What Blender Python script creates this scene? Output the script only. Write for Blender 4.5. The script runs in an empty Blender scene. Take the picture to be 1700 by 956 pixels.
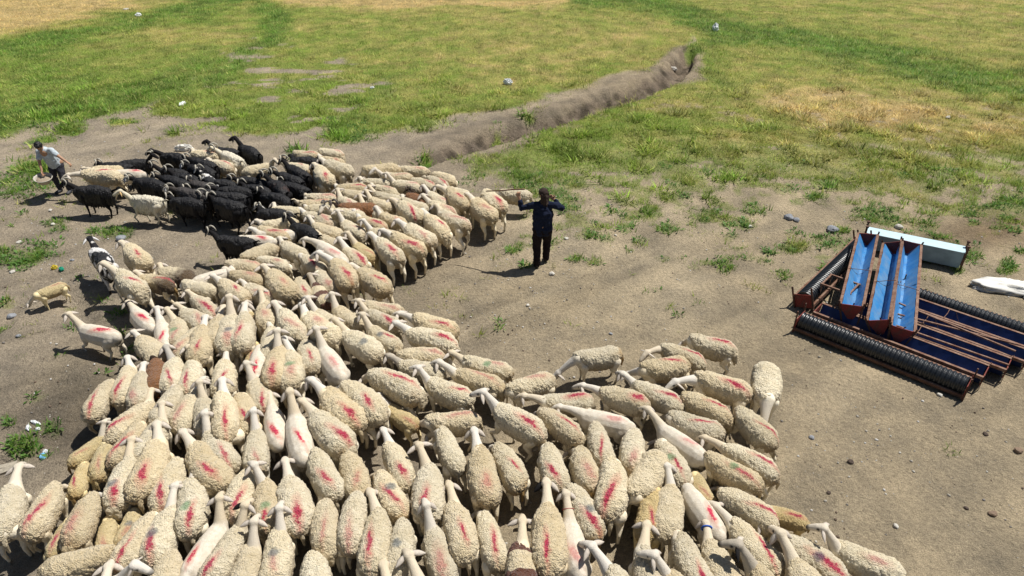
import bpy, bmesh, math, random
import numpy as np
from mathutils import Vector, Matrix, noise as mnoise

# ------------------------------------------------------------------ camera, sky, sun, exposure
scene = bpy.context.scene
COL = scene.collection
CAM_H, CAM_PITCH, FPX, CX, CY = 7.04, math.radians(32.0), 1133.0, 850.0, 478.0
cam_data = bpy.data.cameras.new('camera'); cam = bpy.data.objects.new('camera', cam_data); COL.objects.link(cam)
cam.location = (0, 0, CAM_H); cam.rotation_euler = (math.pi/2 - CAM_PITCH, 0, 0)
cam_data.sensor_width = 36.0; cam_data.lens = 36.0*FPX/1700.0; cam_data.clip_end = 3000.0
scene.camera = cam

SUN_EL = math.radians(62.0)
SUN_DIR = Vector((0.86*math.cos(SUN_EL), 0.50*math.cos(SUN_EL), math.sin(SUN_EL))).normalized()
world = bpy.data.worlds.new("World"); scene.world = world; world.use_nodes = True
wn = world.node_tree; bg = wn.nodes['Background']
sky = wn.nodes.new('ShaderNodeTexSky'); sky.sky_type = 'NISHITA'; sky.sun_disc = False
sky.sun_elevation = SUN_EL; sky.sun_rotation = math.atan2(SUN_DIR.x, SUN_DIR.y)
sky.air_density = 1.0; sky.dust_density = 1.0
wn.links.new(sky.outputs[0], bg.inputs[0]); bg.inputs[1].default_value = 0.05
sun_data = bpy.data.lights.new('sun', 'SUN'); sun = bpy.data.objects.new('sun', sun_data); COL.objects.link(sun)
sun_data.energy = 5.0; sun_data.angle = math.radians(0.55); sun_data.color = (1.0, 0.965, 0.90)
sun.rotation_euler = SUN_DIR.to_track_quat('Z', 'Y').to_euler()
scene.view_settings.view_transform = 'Standard'; scene.view_settings.look = 'None'
scene.view_settings.gamma = 1.0; scene.view_settings.exposure = 0.10
scene.cycles.max_bounces = 4; scene.cycles.diffuse_bounces = 2

rng = np.random.default_rng(7); random.seed(7)
R = math.radians

# ------------------------------------------------------------------ photo geometry: a pixel of the survey becomes a point of the place
def at(px, py, z=0.0):
    a = CAM_PITCH
    dx, dy = (px-CX)/FPX, (py-CY)/FPX
    d = Vector((dx, math.cos(a)-dy*math.sin(a), -math.sin(a)-dy*math.cos(a)))
    t = (z-CAM_H)/d.z
    return Vector((d.x*t, d.y*t, z))
def proj(x, y, z):
    a = CAM_PITCH
    zz = z-CAM_H
    depth = y*math.cos(a) - zz*math.sin(a)
    up = y*math.sin(a) + zz*math.cos(a)
    return CX + FPX*x/depth, CY - FPX*up/depth

# ------------------------------------------------------------------ numpy noise
def _hash(ix, iy, s):
    h = (ix.astype(np.int64)*374761393 + iy.astype(np.int64)*668265263 + s*982451653) & 0x7fffffff
    h = ((h ^ (h >> 13))*1274126177) & 0x7fffffff
    return ((h ^ (h >> 16)) & 0xffff)/65535.0
def vnoise(x, y, s=0):
    ix, iy = np.floor(x), np.floor(y); fx, fy = x-ix, y-iy
    fx = fx*fx*(3-2*fx); fy = fy*fy*(3-2*fy)
    a, b = _hash(ix, iy, s), _hash(ix+1, iy, s); c, d = _hash(ix, iy+1, s), _hash(ix+1, iy+1, s)
    return (a*(1-fx)+b*fx)*(1-fy) + (c*(1-fx)+d*fx)*fy
def fbm(x, y, s=0, o=4):
    v, a, t = 0, 0.5, 0
    for k in range(o):
        v = v + a*vnoise(x*2**k, y*2**k, s+k*17); t += a; a *= 0.5
    return v/t
def sstep(a, b, x):
    t = np.clip((x-a)/(b-a), 0, 1); return t*t*(3-2*t)
def poly_sd(px, py, pts):
    """signed distance in survey pixels, positive inside"""
    inside = np.zeros(px.shape, bool); dmin = np.full(px.shape, 1e9)
    n = len(pts)
    for i in range(n):
        x0, y0 = pts[i]; x1, y1 = pts[(i+1) % n]
        cond = ((y0 > py) != (y1 > py)) & (px < (x1-x0)*(py-y0)/((y1-y0) if y1 != y0 else 1e-9)+x0)
        inside ^= cond
        ex, ey = x1-x0, y1-y0
        t = np.clip(((px-x0)*ex+(py-y0)*ey)/(ex*ex+ey*ey+1e-9), 0, 1)
        dmin = np.minimum(dmin, np.hypot(px-x0-t*ex, py-y0-t*ey))
    return np.where(inside, dmin, -dmin)
def line_d(X, Y, pts):
    """distance in metres to a polyline, and signed side of its nearest piece"""
    dmin = np.full(X.shape, 1e9); side = np.zeros(X.shape); al = np.zeros(X.shape); acc = 0.0
    for (x0, y0), (x1, y1) in zip(pts[:-1], pts[1:]):
        ex, ey = x1-x0, y1-y0; L = math.hypot(ex, ey)
        t = np.clip(((X-x0)*ex+(Y-y0)*ey)/(L*L), 0, 1)
        d = np.hypot(X-x0-t*ex, Y-y0-t*ey)
        m = d < dmin
        dmin = np.where(m, d, dmin); side = np.where(m, (ex*(Y-y0)-ey*(X-x0))/L, side); al = np.where(m, acc+t*L, al); acc += L
    return dmin, side, al, acc

# ------------------------------------------------------------------ terrain
DITCH = [tuple(at(*p)[:2]) for p in ((600, 306), (660, 282), (740, 258), (815, 233), (900, 209), (985, 183), (1060, 159), (1112, 136), (1136, 110), (1142, 82))]
GULLY = [tuple(at(*p)[:2]) for p in ((-60, 790), (60, 748), (140, 690), (185, 640), (200, 590), (120, 500))]
BANK = [tuple(at(*p)[:2]) for p in ((-20, 560), (60, 470), (130, 445))]
TRACK = [tuple(at(*p)[:2]) for p in ((-10, 290), (25, 235), (60, 215), (100, 222))]
def ditch_w(X, Y, u): return 0.50 + 0.62*np.sin(np.clip(u, 0, 1)*math.pi) + 0.8*(fbm(X*1.3, Y*1.3, 21, 4)-0.5)
def ground_z(X, Y):
    X = np.asarray(X, float); Y = np.asarray(Y, float)
    far = sstep(14, 30, Y)
    z = 0.05*(fbm(X*0.5, Y*0.5, 3)-0.5) + 0.022*(fbm(X*2.6, Y*2.6, 5, 3)-0.5) + far*0.5*(fbm(X*0.13, Y*0.13, 9, 3)-0.5)
    d, s, al, L = line_d(X, Y, DITCH)
    w = ditch_w(X, Y, al/L)
    prof = np.where(s > 0, sstep(w*1.15, w*0.12, d), sstep(.42, .16, d+.25*(fbm(X*4, Y*4, 23)-.5)))     # far bank slopes, near bank is steep
    depth = 0.55*sstep(0, 0.22, al/L)*sstep(1.0, 0.94, al/L)
    z = z - depth*prof*(0.85+0.3*fbm(X*2.2, Y*2.2, 31, 4)) + 0.03*sstep(w*2.2, w*1.3, d)*(1-prof)*sstep(0, .2, al/L)
    rg = fbm(X*4.5, Y*4.5, 33, 4)
    z = z + np.clip(prof*1.5, 0, 1)*0.22*(rg-0.5)*sstep(0, .12, al/L)
    d, s, al, L = line_d(X, Y, GULLY)
    z = z - 0.13*sstep(0.34, 0.03, d+0.14*(fbm(X*3, Y*3, 37)-0.5))
    d, s, al, L = line_d(X, Y, BANK)
    z = z - 0.07*sstep(0.3, 0.02, d)
    d, s, al, L = line_d(X, Y, TRACK)
    z = z - 0.10*sstep(0.5, 0.05, np.abs(d-0.3))*sstep(1.0, .6, d)
    # gentle path dips through the grass of the left slope
    return z
def ditch_floor(X, Y):
    d, s, al, L = line_d(X, Y, DITCH)
    w = ditch_w(X, Y, al/L)
    return np.where(s > 0, sstep(w*1.05, w*0.6, d+.5*(fbm(X*3, Y*3, 24)-.5)), sstep(.45, .25, d))*sstep(0.02, .2, al/L), d
def gz(x, y): return float(ground_z(np.array([x]), np.array([y]))[0])

# ------------------------------------------------------------------ land cover (bare soil, green, dry) as seen from above
P_MAIN_ = [(-400, 250), (0, 229), (46, 208), (106, 201), (152, 196), (212, 184), (268, 170), (318, 138), (353, 117), (392, 103), (372, 92), (385, 82), (410, 60), (470, 62), (480, 78), (520, 90), (560, 85), (600, 108), (640, 130), (655, 140), (590, 168), (562, 205), (556, 246), (640, 225), (700, 212), (790, 190), (870, 170), (980, 146), (1080, 117), (1112, 96), (1150, 68), (1165, 100), (1168, 130), (1090, 146), (1000, 168), (930, 200), (880, 225), (850, 262), (900, 300), (1000, 285), (1120, 262), (1230, 255), (1320, 270), (1420, 262), (1560, 280), (1720, 300), (2300, 330), (2300, -470), (-900, -470)]
P_MAIN = [p if not (p[0] in (1000, 1120, 1230, 1320, 1420, 1560, 1720) and p[1] > 250) else (p[0], p[1]-28) for p in P_MAIN_]
P_LEFT2 = [(262, 176), (318, 140), (353, 117), (392, 100), (380, 84), (410, 58), (480, 60), (560, 84), (655, 135), (600, 165), (545, 196), (500, 208), (440, 214), (380, 206), (300, 200)]
P_RIGHT = [(860, 235), (940, 205), (1100, 165), (1300, 200), (1500, 240), (1720, 260), (2100, 290), (2100, 420), (1720, 372), (1600, 352), (1450, 370), (1300, 330), (1200, 400), (1040, 385), (940, 400), (890, 350), (830, 300), (790, 300), (760, 275)]
BLOBS = [  # x, y, rx, ry, strength, greenness
 (60, 276, 34, 15, 1.0, .75), (75, 225, 26, 9, .9, .7), (118, 214, 30, 9, 1.0, .6), (208, 200, 26, 9, .9, .55), (278, 222, 13, 7, 1.0, .3), (135, 205, 20, 8, .8, .7), (20, 305, 45, 26, .5, .9), (70, 310, 40, 20, .45, .9), (20, 430, 55, 16, .8, .9), (60, 410, 30, 14, .6, .9),
 (90, 370, 22, 13, .6, .9), (190, 383, 36, 10, .75, .9), (225, 576, 17, 11, 1.0, .85), (205, 600, 16, 14, .45, .55), (12, 503, 14, 10, 1.0, .7), (118, 508, 9, 5, .8, .4), (245, 590, 14, 6, .5, .6), (40, 735, 20, 13, .75, .95), (85, 708, 18, 12, .7, .95), (68, 660, 14, 8, .6, .95), (22, 695, 16, 9, .5, .95), (10, 540, 10, 8, .6, .8),
 (486, 258, 12, 12, .9, 1.0), (708, 262, 15, 12, 1.0, .8), (818, 220, 10, 12, .9, .8), (870, 195, 14, 7, .8, .7), (765, 243, 6, 5, .7, .8), (562, 205, 12, 22, .8, .95), (575, 232, 30, 10, .8, .7),
 (925, 330, 30, 20, .9, .9), (890, 300, 40, 22, .8, .8), (800, 285, 26, 10, .7, .9), (770, 300, 20, 8, .5, .9), (960, 375, 22, 8, .7, .9), (1010, 350, 20, 8, .6, .9), (1050, 360, 30, 10, .75, .9), (1035, 384, 14, 6, .8, .9), (1165, 364, 26, 8, .8, .6), (1230, 372, 22, 10, .8, .8), (1215, 398, 14, 9, .7, .7), (1330, 412, 26, 14, .9, .6), (1210, 440, 20, 16, .65, .75), (975, 437, 9, 5, .6, .8), (910, 410, 10, 14, .55, .8),
 (1120, 522, 11, 7, .35, .95), (1385, 405, 36, 14, .7, .7), (1455, 355, 40, 12, .85, .8), (1530, 375, 30, 16, .6, .7), (1600, 345, 60, 12, .7, .8), (1680, 340, 40, 14, .9, .8), (1560, 430, 50, 10, .65, .9), (1610, 425, 14, 16, .6, .9), (1668, 438, 11, 7, .7, .95), (1090, 487, 14, 5, .3, .8), (1160, 508, 14, 5, .25, .8), (1280, 432, 18, 8, .5, .8), (1590, 745, 14, 8, .2, .7), (820, 535, 10, 8, .12, .8), (1155, 445, 9, 6, .5, .7), (1140, 430, 20, 6, .3, .8), (1395, 385, 18, 7, .6, .8), (1325, 385, 20, 6, .5, .8), (1250, 350, 30, 8, .6, .7),
 (1155, 82, 16, 12, 1.0, .9), (80, 740, 22, 10, .3, .95)]
_r = random.Random(5); MORE = []
for _k in range(110):
    _y = 268+190*_r.random()**1.4; _x = _r.uniform(880-(_y-268)*.2, 1700); _s = _r.uniform(.5, 1.4); MORE.append((_x, _y, 15*_s, 6*_s, _r.uniform(.6, 1), _r.uniform(.4, .95)))
for _k in range(30):
    _y = _r.uniform(340, 620); _x = _r.uniform(-10, 260-(_y-340)*.2); _s = _r.uniform(.4, 1.0); MORE.append((_x, _y, 14*_s, 5*_s, _r.uniform(.25, .6), .9))
DRY = [(60, 12, 210, 52, 1.5), (170, 70, 90, 22, .25), (230, 55, 160, 30, .55), (330, 62, 110, 24, .55), (700, 4, 420, 14, 1.2), (560, 30, 120, 18, .4), (860, 95, 140, 26, .45), (1000, 60, 120, 24, .4), (1080, 35, 60, 16, .4), (1350, 165, 110, 26, 1.05), (1480, 185, 200, 36, 1.15), (1640, 210, 150, 40, .8), (1150, 175, 120, 26, .45), (1300, 225, 200, 22, .5), (1230, 20, 90, 14, .35), (1620, 60, 160, 40, .25), (640, 165, 60, 20, .3), (700, 115, 120, 24, .3), (30, 120, 60, 22, .2), (1340, 12, 200, 16, .3)]
GREEN = [([(-50, 92), (60, 72), (160, 50), (260, 24), (330, 8), (440, -30)], 17, 1.0), ([(360, 128), (400, 100), (440, 70), (465, 36), (430, 5), (400, -40)], 15, .95), ([(960, 0), (1060, 2), (1130, 18), (1190, 48), (1300, 60), (1420, 80), (1560, 112), (1720, 152), (1900, 190)], 20, 1.0), ([(-50, 205), (80, 180), (200, 160), (290, 132), (350, 108)], 20, .8), ([(0, 150), (60, 130), (130, 130)], 26, .5), ([(590, 235), (600, 180), (640, 145)], 24, .5), ([(1170, 90), (1190, 130)], 26, .5)]
C_GREEN = np.array((0.22, 0.33, 0.045)); C_DEEP = np.array((0.125, 0.26, 0.032)); C_OLIVE = np.array((0.42, 0.41, 0.11)); C_DRY = np.array((0.68, 0.51, 0.23)); C_PALE = np.array((0.55, 0.54, 0.20))
def cover(X, Y):
    """density 0..1, dryness 0..1, weediness 0..1 at ground points"""
    px, py = proj(X, Y, 0.0)
    wx = (fbm(X*0.55, Y*0.55, 41)-0.5); wy = (fbm(X*0.55, Y*0.55, 43)-0.5)
    sc = np.clip((py+230)/700, .2, 1.5)*60
    qx, qy = px+wx*2.2*sc, py+wy*0.8*sc
    n1 = fbm(X*1.3, Y*1.3, 51, 4)
    n2 = fbm(X*3.7, Y*3.7, 55, 3)
    main = sstep(-7, 11, poly_sd(qx, qy, P_MAIN))
    l2 = sstep(-18, -4, poly_sd(qx, qy, P_LEFT2))*sstep(0.36, 0.46, fbm(X*0.7, Y*1.3, 61, 4))*0.95
    rt = sstep(-16, 24, poly_sd(qx, qy, P_RIGHT))*sstep(0.455, 0.565, 0.45*n1+0.55*n2 + 0.19*sstep(360, 240, py))
    main = main*(1-.75*sstep(.60, .68, n2*.6+n1*.4)*sstep(120, 210, py)*sstep(800, 950, px))
    dens = np.maximum(main, np.maximum(l2, rt*0.85))
    BL = BLOBS + MORE
    green = np.zeros(X.shape)
    for bx, by, rx, ry, st, gr in BL:
        e = np.hypot((qx*.5+px*.5-bx)/rx, (qy*.5+py*.5-by)/ry)
        b = st*sstep(1.25, 0.55, e+0.7*(n2-0.5))
        green = np.where(b > dens, gr, green); dens = np.maximum(dens, b)
    # worn ground: the stand and the left plain
    worn = sstep(0.60, 0.42, n1)*sstep(200, 250, py)
    sparse = 0.45*sstep(0.60, 0.72, n2)*sstep(0.5, 0.64, n1)*sstep(900, 320, py)*sstep(620, 480, py)
    dens = np.maximum(dens, sparse)
    dry = np.zeros(X.shape)
    for bx, by, rx, ry, st in DRY:
        dry = np.maximum(dry, st*np.exp(-1.1*(((qx-bx)/rx)**2+((qy-by)/ry)**2)))
    base = 0.40*sstep(260, 60, py) + 0.42*sstep(1080, 1300, px)*sstep(90, 170, py)*sstep(330, 230, py)+.16*sstep(480,700,px)*sstep(200,80,py)-.10*sstep(560,400,px) + 0.30*(fbm(X*0.25, Y*0.25, 71, 4)-0.5)*2
    dry = np.clip(np.maximum(dry, base*0.8) + 0.8*(n1-0.5) + .5*(n2-.5), 0, 1)
    gmask = np.zeros(X.shape)
    for pts, wd, st in GREEN:
        d = line_d(qx, qy, pts)[0]
        gmask = np.maximum(gmask, st*sstep(wd*2.1, wd*0.1, d + wd*1.6*(fbm(X*.8, Y*.8, 46, 4)-.5)))
    dry = dry*(1-0.9*gmask)
    dry = np.where(green > 0, np.minimum(dry, 1-green), dry)
    return np.clip(dens, 0, 1), np.clip(dry, 0, 1), np.maximum(gmask, green*0.8), px, py
def cover_colour(dry, gm, v):
    """v: 0..1 random. green -> olive -> straw"""
    dry = np.clip(dry + 0.35*(v-0.5), 0, 1)[:, None]; gm = gm[:, None]
    g = C_GREEN*(1-gm) + C_DEEP*gm
    a = g*(1-np.clip(dry*2, 0, 1)) + C_OLIVE*np.clip(dry*2, 0, 1)
    return a*(1-np.clip(dry*2-1, 0, 1)) + C_DRY*np.clip(dry*2-1, 0, 1)

# ------------------------------------------------------------------ object helpers
def tag(o, label=None, category=None, group=None, kind=None):
    if label: o['label'] = label
    if category: o['category'] = category
    if group: o['group'] = group
    if kind: o['kind'] = kind
    return o
def link(name, mesh, parent=None, loc=None, rot=None, mw=None):
    o = bpy.data.objects.new(name, mesh); COL.objects.link(o)
    if parent is not None: o.parent = parent
    if mw is not None: o.matrix_local = mw
    if loc is not None: o.location = loc
    if rot is not None: o.rotation_euler = rot
    return o
def mesh_np(name, V, F, mat=None, smooth=True, col=None, colname='tint'):
    me = bpy.data.meshes.new(name)
    V = np.asarray(V, np.float32); F = np.asarray(F, np.int32)
    k = F.shape[1]
    me.vertices.add(len(V)); me.vertices.foreach_set('co', V.ravel())
    me.loops.add(F.size); me.loops.foreach_set('vertex_index', F.ravel())
    me.polygons.add(len(F)); me.polygons.foreach_set('loop_start', np.arange(0, F.size, k, dtype=np.int32))
    if smooth: me.polygons.foreach_set('use_smooth', np.ones(len(F), bool))
    me.update(calc_edges=True)
    if col is not None:
        a = me.color_attributes.new(colname, 'FLOAT_COLOR', 'POINT')
        c = np.ones((len(V), 4), np.float32); c[:, :col.shape[1]] = col
        a.data.foreach_set('color', c.ravel())
    if mat: me.materials.append(mat)
    return me
class MB:
    """collects simple solids into one mesh"""
    def __init__(s): s.v = []; s.f = []
    def add(s, V, F):
        n = len(s.v); s.v += [tuple(p) for p in V]; s.f += [tuple(i+n for i in f) for f in F]; return s
    def box(s, c, size, rot=None):
        hx, hy, hz = size[0]/2, size[1]/2, size[2]/2
        P = [Vector((x, y, z)) for x in (-hx, hx) for y in (-hy, hy) for z in (-hz, hz)]
        if rot is not None: P = [rot @ p for p in P]
        c = Vector(c); P = [p+c for p in P]
        return s.add(P, [(0, 1, 3, 2), (4, 6, 7, 5), (0, 4, 5, 1), (2, 3, 7, 6), (0, 2, 6, 4), (1, 5, 7, 3)])
    def bar(s, p0, p1, w, h=None, up=(0, 0, 1)):
        p0, p1 = Vector(p0), Vector(p1); h = h or w; d = (p1-p0); L = d.length; d.normalize()
        u = Vector(up)
        if abs(d.dot(u)) > .98: u = Vector((1, 0, 0))
        sx = d.cross(u).normalized(); uz = sx.cross(d).normalized()
        M = Matrix((d, sx, uz)).transposed()
        return s.box((p0+p1)/2, (L, w, h), M)
    def tube(s, pts, r, n=8, cap=True, closed=False):
        pts = [Vector(p) for p in pts]; rr = r if isinstance(r, (list, tuple)) else [r]*len(pts)
        V, F = [], []; prev = None
        for i, p in enumerate(pts):
            d = (pts[min(i+1, len(pts)-1)] - pts[max(i-1, 0)]).normalized()
            if prev is None:
                u = Vector((0, 0, 1)) if abs(d.z) < .9 else Vector((1, 0, 0))
                sx = d.cross(u).normalized()
            else:
                sx = (prev - d*prev.dot(d)).normalized()
            prev = sx; sy = d.cross(sx)
            for k in range(n):
                a = 2*math.pi*k/n
                V.append(p + (sx*math.cos(a)+sy*math.sin(a))*rr[i])
        for i in range(len(pts)-1):
            for k in range(n):
                F.append((i*n+k, i*n+(k+1) % n, (i+1)*n+(k+1) % n, (i+1)*n+k))
        if cap: F.append(tuple(range(n))[::-1]); F.append(tuple((len(pts)-1)*n+k for k in range(n)))
        return s.add(V, F)
    def ball(s, c, r, n=8, m=6):
        r = r if isinstance(r, (list, tuple)) else (r, r, r); c = Vector(c)
        V = [c+Vector((0, 0, r[2]))]; F = []
        for i in range(1, m):
            t = math.pi*i/m
            for k in range(n):
                a = 2*math.pi*k/n
                V.append(c+Vector((r[0]*math.sin(t)*math.cos(a), r[1]*math.sin(t)*math.sin(a), r[2]*math.cos(t))))
        V.append(c-Vector((0, 0, r[2])))
        for k in range(n): F.append((0, 1+k, 1+(k+1) % n))
        for i in range(m-2):
            for k in range(n): F.append((1+i*n+k, 1+(i+1)*n+k, 1+(i+1)*n+(k+1) % n, 1+i*n+(k+1) % n))
        e = len(V)-1
        for k in range(n): F.append((e, 1+(m-2)*n+(k+1) % n, 1+(m-2)*n+k))
        return s.add(V, F)
    def mesh(s, name, mat, smooth=False):
        me = bpy.data.meshes.new(name); me.from_pydata(s.v, [], s.f); me.update()
        if smooth: me.polygons.foreach_set('use_smooth', [True]*len(s.f))
        if mat: me.materials.append(mat)
        return me
    def build(s, name, mat, parent=None, smooth=False, **kw):
        return link(name, s.mesh(name, mat, smooth), parent, **kw)
def capsule(mb, p0, r0, p1, r1, n=12, flat=None):
    """tapered capsule; flat=(axis, factor) squeezes it"""
    p0, p1 = Vector(p0), Vector(p1); d = p1-p0; L = max(d.length, 1e-5); d = d/L
    pts, rs = [], []
    for a in (80, 55, 28, 0): pts.append(p0 - d*r0*math.sin(R(a))); rs.append(max(r0*math.cos(R(a)), .0015))
    for a in (0, 28, 55, 80): pts.append(p1 + d*r1*math.sin(R(a))); rs.append(max(r1*math.cos(R(a)), .0015))
    n0 = len(mb.v); mb.tube(pts, rs, n)
    if flat:
        ax, f = Vector(flat[0]).normalized(), flat[1]
        for i in range(n0, len(mb.v)):
            q = Vector(mb.v[i]); t = (q-p0).dot(d); base = p0 + d*t
            off = q-base; mb.v[i] = tuple(base + off - ax*off.dot(ax)*(1-f))
def fuse(mb, name, voxel, mat, smooth_iter=4, smooth_fac=.5):
    """many overlapping solids become one continuous surface"""
    me = mb.mesh('tmp', None); o = bpy.data.objects.new('tmp', me); COL.objects.link(o)
    m = o.modifiers.new('r', 'REMESH'); m.mode = 'VOXEL'; m.voxel_size = voxel; m.use_smooth_shade = True
    if smooth_iter:
        s = o.modifiers.new('s', 'SMOOTH'); s.iterations = smooth_iter; s.factor = smooth_fac
    dg = bpy.context.evaluated_depsgraph_get(); dg.update()
    out = bpy.data.meshes.new_from_object(o.evaluated_get(dg)); out.name = name
    bpy.data.objects.remove(o); bpy.data.meshes.remove(me)
    out.materials.clear(); out.materials.append(mat)
    out.polygons.foreach_set('use_smooth', [True]*len(out.polygons))
    return out
def verts_np(me):
    a = np.empty(len(me.vertices)*3, np.float32); me.vertices.foreach_get('co', a); return a.reshape(-1, 3)
def seg_dist(P, a, b):
    a, b = np.array(a), np.array(b); e = b-a; t = np.clip(((P-a)@e)/(e@e+1e-12), 0, 1)
    return np.linalg.norm(P-a-t[:, None]*e, axis=1)
def set_col(me, name, C):
    a = me.color_attributes.new(name, 'FLOAT_COLOR', 'POINT')
    c = np.ones((len(me.vertices), 4), np.float32); c[:, :3] = C
    a.data.foreach_set('color', c.ravel())

# ------------------------------------------------------------------ material helpers
class NT:
    def __init__(s, name, rough=.8, spec=.2):
        s.m = bpy.data.materials.new(name); s.m.use_nodes = True; s.t = s.m.node_tree; s.n = s.t.nodes
        s.b = s.n['Principled BSDF']; s.b.inputs['Roughness'].default_value = rough
        s.b.inputs['Specular IOR Level'].default_value = spec
    def new(s, typ, **kw):
        x = s.n.new(typ)
        for k, v in kw.items():
            if k.startswith('i_'):
                x.inputs[k[2:].replace('_', ' ')].default_value = v
            else: setattr(x, k, v)
        return x
    def l(s, a, b): s.t.links.new(a, b)
    def val(s, v):
        return v
    def math(s, op, a, b=None, c=None, clamp=False):
        x = s.n.new('ShaderNodeMath'); x.operation = op; x.use_clamp = clamp
        for i, v in enumerate((a, b, c)):
            if v is None: continue
            if isinstance(v, (int, float)): x.inputs[i].default_value = v
            else: s.l(v, x.inputs[i])
        return x.outputs[0]
    def mix(s, f, a, b, mode='MIX'):
        x = s.n.new('ShaderNodeMix'); x.data_type = 'RGBA'; x.blend_type = mode
        for sock, v in ((x.inputs[0], f), (x.inputs[6], a), (x.inputs[7], b)):
            if isinstance(v, (int, float)): sock.default_value = v
            elif isinstance(v, tuple): sock.default_value = (*v, 1) if len(v) == 3 else v
            else: s.l(v, sock)
        return x.outputs[2]
    def noise(s, scale, detail=4, rough=.55, vec=None, dim='3D'):
        x = s.n.new('ShaderNodeTexNoise'); x.noise_dimensions = dim
        x.inputs['Scale'].default_value = scale; x.inputs['Detail'].default_value = detail; x.inputs['Roughness'].default_value = rough
        if vec is not None: s.l(vec, x.inputs['Vector'])
        return x.outputs[0]
    def voro(s, scale, vec=None, feature='F1', out='Distance', rnd=1.0):
        x = s.n.new('ShaderNodeTexVoronoi'); x.feature = feature; x.inputs['Scale'].default_value = scale; x.inputs['Randomness'].default_value = rnd
        if vec is not None: s.l(vec, x.inputs['Vector'])
        return x.outputs[out]
    def ramp(s, f, stops):
        x = s.n.new('ShaderNodeValToRGB'); r = x.color_ramp
        while len(r.elements) < len(stops): r.elements.new(.5)
        for e, (p, c) in zip(r.elements, stops):
            e.position = p; e.color = (c, c, c, 1) if isinstance(c, (int, float)) else (*c, 1)
        s.l(f, x.inputs[0]); return x.outputs[0]
    def attr(s, name, typ='GEOMETRY', out='Color'):
        x = s.n.new('ShaderNodeAttribute'); x.attribute_type = typ; x.attribute_name = name; return x.outputs[out]
    def coord(s, which='Object'):
        return s.n.new('ShaderNodeTexCoord').outputs[which]
    def sep(s, v):
        x = s.n.new('ShaderNodeSeparateXYZ'); s.l(v, x.inputs[0]); return x.outputs
    def bump(s, h, strength=.5, dist=.01):
        x = s.n.new('ShaderNodeBump'); x.inputs['Strength'].default_value = strength; x.inputs['Distance'].default_value = dist
        s.l(h, x.inputs['Height']); s.l(x.outputs[0], s.b.inputs['Normal'])
    def colour(s, c):
        if isinstance(c, tuple): s.b.inputs['Base Color'].default_value = (*c, 1)
        else: s.l(c, s.b.inputs['Base Color'])
        return s

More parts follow.
